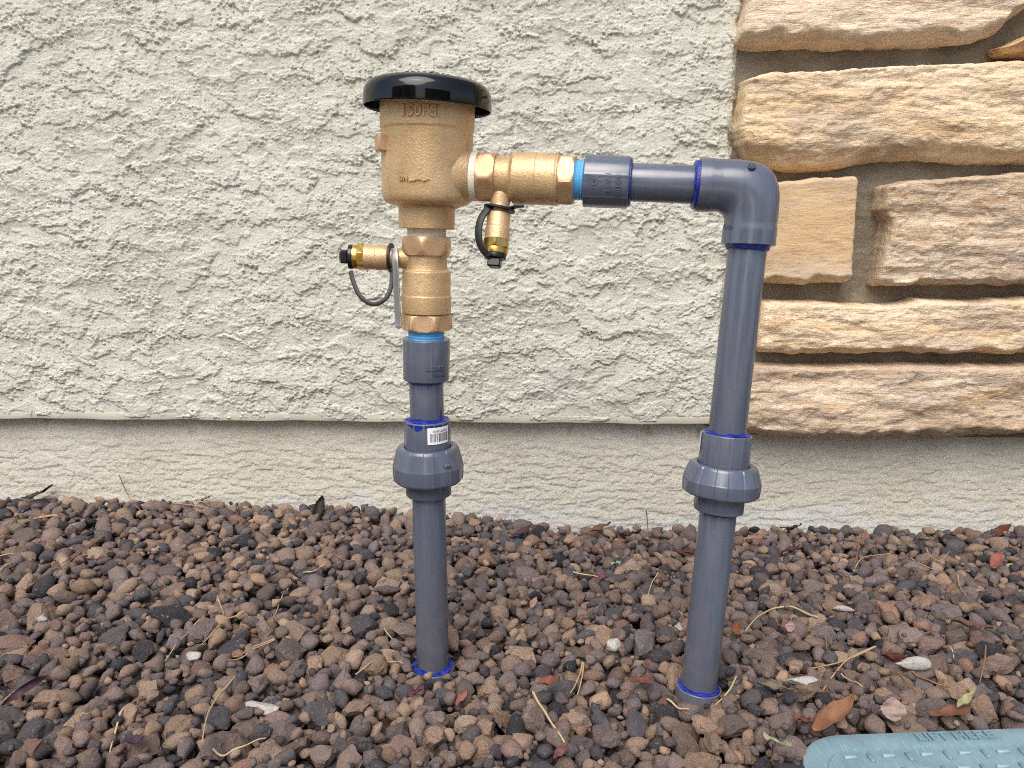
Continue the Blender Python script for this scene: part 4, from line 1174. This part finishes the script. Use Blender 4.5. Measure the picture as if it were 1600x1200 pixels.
needle([(522, 868), (546, 886)], 'short reddish needle in the gravel behind the left riser at left', 'brownneedle')
needle([(474, 898), (508, 901)], 'tiny straight tan needle in the gravel midway to the wall', 'straw')
needle([(556, 1058), (600, 1052), (630, 1046)], 'tan needle just left of the left riser blue collar', 'needle')
needle([(212, 1100), (186, 1142), (172, 1180)], 'bent straw stalk at the lower left by the purple leaf', 'straw', r=.0012)
needle([(833, 1088), (856, 1126), (885, 1172)], 'thick straw needle in front right of the left riser base', 'straw', r=.0014)
needle([(912, 1045), (908, 1068), (902, 1092)], 'upright pair of needles on gravel between the two risers', double=True)
needle([(907, 836), (940, 844), (978, 857)], 'orange tan needle resting over the brown leaf at the wall foot', 'brownneedle', r=.0012)
needle([(895, 897), (925, 902), (950, 909)], 'pale flat needle below the mint green chip', 'straw', r=.0011)
needle([(1010, 800), (1013, 828), (1016, 854)], 'needle standing upright against the foundation left of the right riser', 'brownneedle', up=1)
needle([(1028, 900), (1018, 915), (1010, 945)], 'small curled needle left of the right riser', 'straw')
needle([(1278, 968), (1240, 958), (1200, 960), (1158, 998)], 'thick cream curved stalk right of the right riser', 'straw', r=.0014, name='dry_stalk', cat='dry stalk')
needle([(1150, 1062), (1140, 1082), (1118, 1106)], 'cream needle beside the right riser collar', 'straw', r=.0011)
needle([(1042, 1096), (1056, 1108), (1076, 1126)], 'pale needle in front left of the right riser collar', 'straw', r=.0011)
needle([(1368, 1014), (1320, 1036), (1262, 1050)], 'upper of two joined tan needles right of the right riser', 'needle', r=.0011)
needle([(1366, 1015), (1322, 1034), (1286, 1082)], 'lower of two joined tan needles right of the right riser', 'needle', r=.0011)
needle([(1314, 1060), (1332, 1070), (1346, 1081)], 'short pale needle below the joined tan needles', 'straw')
needle([(1342, 835), (1340, 865), (1333, 894)], 'thin needle hanging down from the foundation at right', 'brownneedle')
needle([(1334, 896), (1348, 874), (1390, 868)], 'hooked needle on the gravel near the right foundation', 'needle', r=.0010)
needle([(1423, 876), (1446, 888), (1466, 899)], 'straight needle left of the dark grey rock near the right wall', 'needle', r=.001)
needle([(1446, 866), (1466, 880), (1484, 864)], 'looped thin needle near the right wall', 'needle')
needle([(1496, 902), (1500, 922), (1512, 940)], 'vertical bent needle left of the red leaf', 'needle')
needle([(1540, 1008), (1538, 1040), (1530, 1074)], 'long thin needle at the far right above the lid', 'brownneedle')
needle([(1390, 1058), (1412, 1068), (1432, 1086)], 'brown needle below the dark red crumpled leaf', 'brownneedle')
needle([(1424, 1060), (1456, 1070), (1485, 1078)], 'dark amber needle running right from the crumpled leaf', 'brownneedle', r=.001)
needle([(1472, 1016), (1486, 1016), (1490, 1032)], 'small hooked pale needle above the lid', 'straw')
needle([(1280, 985), (1290, 1002), (1292, 1024)], 'thin dark needle below the cream curved stalk', 'brownneedle')
needle([(690, 1000), (715, 990)], 'small needle lying behind the left riser blue collar', 'needle')
needle([(600, 985), (618, 1010)], 'short tan needle left of the left riser foot', 'needle')
needle([(455, 928), (440, 948), (428, 966)], 'slender needle on gravel above the dark block rock at left', 'needle')
needle([(0, 872), (28, 868)], 'short pale needle end at the left picture edge', 'straw')
needle([(0, 896), (24, 884)], 'lower short needle end at the left picture edge', 'straw')
def leaf(px, py, length, width, ang, col, label, curl=.5, fold=.3, pitch=.2, name='dry_leaf', cat='leaf', teeth=0.0, lift=.004, roll=0.0, wall=None, seed=0):
    """length/width in metres, ang: heading on the ground in degrees"""
    c = at_top(px, py) if wall is None else at_y(px, py, wall)
    nu, nv = 14, 8; V = []; rr = random.Random(seed or int(px * 7 + py))
    p1, p2 = rr.uniform(0, 6), rr.uniform(0, 6)
    Mx = Matrix.Rotation(R(ang), 3, 'Z') @ Matrix.Rotation(-pitch, 3, 'Y') @ Matrix.Rotation(roll, 3, 'X')
    for sd in (0, 1):
        for i in range(nu + 1):
            s = i / nu
            w = width / 2 * (math.sin(math.pi * min(1, s * .98 + .01)) ** .75) * (1.0 - .25 * s)
            if teeth: w *= 1 - teeth * (i % 2)
            for j in range(nv + 1):
                q = (j / nv - .5) * 2
                a = curl * q
                yv = w * math.sin(a) / max(curl, .05) if abs(curl) > .05 else w * q
                zv = w * (1 - math.cos(a)) / max(abs(curl), .05) * (1 if curl > 0 else -1) + fold * length * (s - .5) ** 2 + .0012 * math.sin(9 * s + p1 + 2 * q) + .0008 * math.sin(17 * s + p2)
                V.append(c + Vector((0, 0, lift + .004)) + Mx @ Vector(((s - .5) * length, yv, zv - sd * .0004)))
    Fc = []; m = (nu + 1) * (nv + 1)
    for sd in (0, 1):
        for i in range(nu):
            for j in range(nv):
                q = (i * (nv + 1) + j, (i + 1) * (nv + 1) + j, (i + 1) * (nv + 1) + j + 1, i * (nv + 1) + j + 1)
                Fc.append(tuple(x + sd * m for x in (q if sd == 0 else reversed(q))))
    rim = [i * (nv + 1) for i in range(nu + 1)] + [nu * (nv + 1) + j for j in range(1, nv + 1)] + [i * (nv + 1) + nv for i in range(nu - 1, -1, -1)] + [j for j in range(nv - 1, 0, -1)]
    for k in range(len(rim)):
        a, b = rim[k], rim[(k + 1) % len(rim)]; Fc.append((a, a + m, b + m, b))
    o = build(name, V, Fc, MAT['leaf'], None, angle=None, origin=c); o.color = (col[0] * .52, col[1] * .57, col[2] * .60, 1)
    tag(o, label, cat, 'fallen leaves on the gravel' if cat == 'leaf' else None); return o
leaf(1302, 1142, .058, .024, 35, lin(176, 118, 84), 'large orange brown leaf curled over the far corner of the lid', .9, .4, .25, lift=.010)
leaf(1394, 1124, .020, .026, 80, lin(206, 172, 156), 'pale pink tan leaf standing up behind the lid edge', .3, .2, 1.1, lift=.006, teeth=.12)
leaf(1484, 1130, .040, .018, 8, lin(150, 96, 74), 'reddish brown leaf tucked against the lid edge under a yellow one', .7, .3, .1, lift=.006)
leaf(1508, 1118, .030, .010, 32, lin(206, 190, 138), 'folded pale yellow leaf lying over a brown leaf by the lid', 1.2, .3, .35, lift=.012)
leaf(1252, 1142, .022, .010, -50, lin(150, 88, 70), 'small rust leaf left of the large orange brown leaf', .9, .3, .4, lift=.006)
leaf(1282, 1190, .026, .010, 55, lin(158, 98, 72), 'narrow rust leaf at the left corner of the lid', .9, .2, .4, lift=.012)
leaf(1212, 1188, .034, .008, -62, lin(206, 206, 160), 'pale green stem at the bottom edge left of the lid', 1.4, .4, .35, name='green_stem', cat='stem', lift=.012)
leaf(1400, 1044, .028, .014, -25, lin(104, 40, 34), 'dark red crumpled leaf on the gravel above the lid', 1.2, .6, .2, lift=.006)
leaf(1560, 832, .048, .026, 12, lin(130, 72, 48), 'rust brown leaf standing against the right foundation', .5, .3, .55, lift=.006, teeth=.12)
leaf(1556, 886, .036, .020, 48, lin(184, 106, 88), 'bright red leaf on the gravel at the far right', .7, .2, .5, lift=.006, teeth=.2)
leaf(1514, 990, .044, .012, -38, lin(132, 94, 82), 'narrow rolled brown leaf right of the white chips', 1.4, .2, .1, lift=.006)
leaf(1236, 840, .036, .016, -40, lin(72, 46, 52), 'dark plum leaf at the wall foot right of the right riser', .9, .6, .4, lift=.010, teeth=.3)
leaf(1236, 868, .030, .016, 20, lin(92, 52, 60), 'dark plum leaf a little below the wall foot right of the riser', .9, .5, .2, lift=.004, teeth=.3)
leaf(1178, 852, .044, .016, 8, lin(188, 134, 108), 'salmon coloured ragged leaf just right of the right riser', .6, .2, .15, lift=.007, teeth=.45)
leaf(938, 838, .036, .020, 5, lin(142, 94, 66), 'brown curled leaf at the wall foot between the risers', .9, .4, .4, lift=.008)
leaf(985, 848, .036, .018, -20, lin(70, 48, 40), 'dark brown shrivelled leaf at the wall foot between the risers', 1.2, .6, .3, lift=.008, teeth=.35)
leaf(1076, 872, .034, .018, -15, lin(120, 66, 52), 'red brown leaf hidden behind the right riser', .8, .4, .2, lift=.004)
leaf(857, 1084, .024, .015, 15, lin(158, 92, 70), 'rust leaf at the end of the thick straw needle', .9, .4, .2, lift=.008)
leaf(1004, 1080, .024, .014, -8, lin(142, 84, 70), 'red brown leaf left of the right riser collar', .8, .3, .1, lift=.006)
leaf(46, 1098, .044, .012, 60, lin(98, 64, 78), 'purple crescent shaped leaf at the lower left', 1.4, -1.1, .2, lift=.012, roll=.9)
leaf(212, 1180, .026, .018, -30, lin(96, 66, 82), 'purple leaf with ragged top at the bottom left', .6, .3, .3, lift=.010, teeth=.25)
leaf(62, 782, .050, .022, 18, lin(84, 62, 64), 'dark purple brown leaf at the far left wall foot', .8, .5, .4, lift=.006, teeth=.25)
leaf(816, 842, .040, .018, 25, lin(96, 60, 68), 'plum leaf at the wall foot right of the left riser', .8, .5, .4, lift=.006, teeth=.2)
leaf(502, 806, .038, .034, 80, lin(60, 50, 40), 'dark hollow seed pod against the foundation left of the left riser', 1.5, .5, .9, name='seed_pod', cat='seed pod', lift=.008, teeth=.15)
leaf(242, 868, .016, .010, 20, lin(206, 160, 172), 'pink petal on the gravel at left', .6, .2, .2, name='petal', cat='petal', lift=.004)
leaf(1234, 990, .013, .012, 70, lin(216, 172, 170), 'pink petal right of the right riser under the cream stalk', .5, .2, .6, name='petal', cat='petal', lift=.004)
leaf(834, 952, .018, .010, 70, lin(206, 160, 140), 'pale pink petal with brown tip between the risers', .6, .3, .4, name='petal', cat='petal', lift=.004)
leaf(940, 910, .012, .012, 70, lin(160, 92, 98), 'small red petal below the mint green chip', .6, .3, .4, name='petal', cat='petal', lift=.004)
leaf(962, 888, .014, .006, 4, lin(196, 214, 176), 'mint green scrap on the gravel near the wall', .3, .1, .1, name='plastic_scrap', cat='scrap', lift=.004)
leaf(1150, 995, .018, .012, 70, lin(170, 100, 64), 'orange brown leaf touching the right riser on its right', .9, .3, .5, lift=.006)
leaf(650, 1092, .018, .010, 30, lin(112, 60, 76), 'small plum leaf in front of the left riser collar', .9, .3, .3, lift=.003)
leaf(722, 1106, .020, .010, 60, lin(182, 110, 92), 'small salmon leaf between rocks below the left riser', .9, .3, .3, lift=.006)
leaf(878, 1190, .022, .010, 50, lin(140, 86, 84), 'narrow mauve leaf at the bottom edge below the thick needle', 1.0, .2, .3, lift=.006)
leaf(1318, 792, .020, .008, 5, lin(176, 120, 120), 'dull pink leaf flat at the foot of the right foundation', .6, .3, .2, lift=.004)
leaf(318, 788, .028, .012, -10, lin(170, 124, 112), 'salmon leaf wedged at the left wall foot beside a needle', .6, .3, .3, lift=.004)
leaf(1210, 1090, .032, .010, -25, lin(150, 128, 100), 'thin tan bark strip right of the right riser collar', 1.2, .2, .1, name='bark_strip', cat='bark', lift=.006)
leaf(700, 1036, .020, .006, -35, lin(196, 156, 110), 'small tan bark sliver right of the left riser collar', .8, .2, .1, name='bark_strip', cat='bark', lift=.004)
def pebble(px, py, r, label, seed, sc=(1, 1, 1), name='white_pebble', ang=0.0, lift=.3):
    c = at_top(px, py); Vs, Fs = rock_shape(3, seed)
    Mz = np.array(Matrix.Rotation(R(ang), 3, 'Z')); P = ((Vs * np.array(sc)) @ Mz.T) * r + np.array(c + Vector((0, 0, r * lift)))
    o = build(name, P, [tuple(f) for f in Fs], MAT['white_stone'], None, angle=None, origin=c)
    tag(o, label, 'pebble'); return o
pebble(416, 1112, .0105, 'white oblong speckled pebble on the gravel at lower left', 901, (1.3, .6, .6), ang=-20)
pebble(304, 1028, .0075, 'bluish white smooth pebble at left centre of the gravel', 902, (.8, 1.2, .7))
pebble(960, 1009, .0072, 'small round white pebble between the two risers', 903)
pebble(1429, 1043, .0098, 'white cracked pebble right of the dark red leaf', 904, (1.1, .9, .8))
pebble(1318, 954, .0070, 'small white chip right of the cream curved stalk', 905, (1.3, .6, .5), ang=-15)
pebble(1060, 982, .0065, 'white chip tucked left of the right riser', 906, (.6, 1.2, .6))
pebble(1252, 1068, .0085, 'greenish white pebble below the joined tan needles', 907, (1.1, .8, .7))
pebble(66, 970, .0050, 'tiny white chip at the left of the gravel', 908)
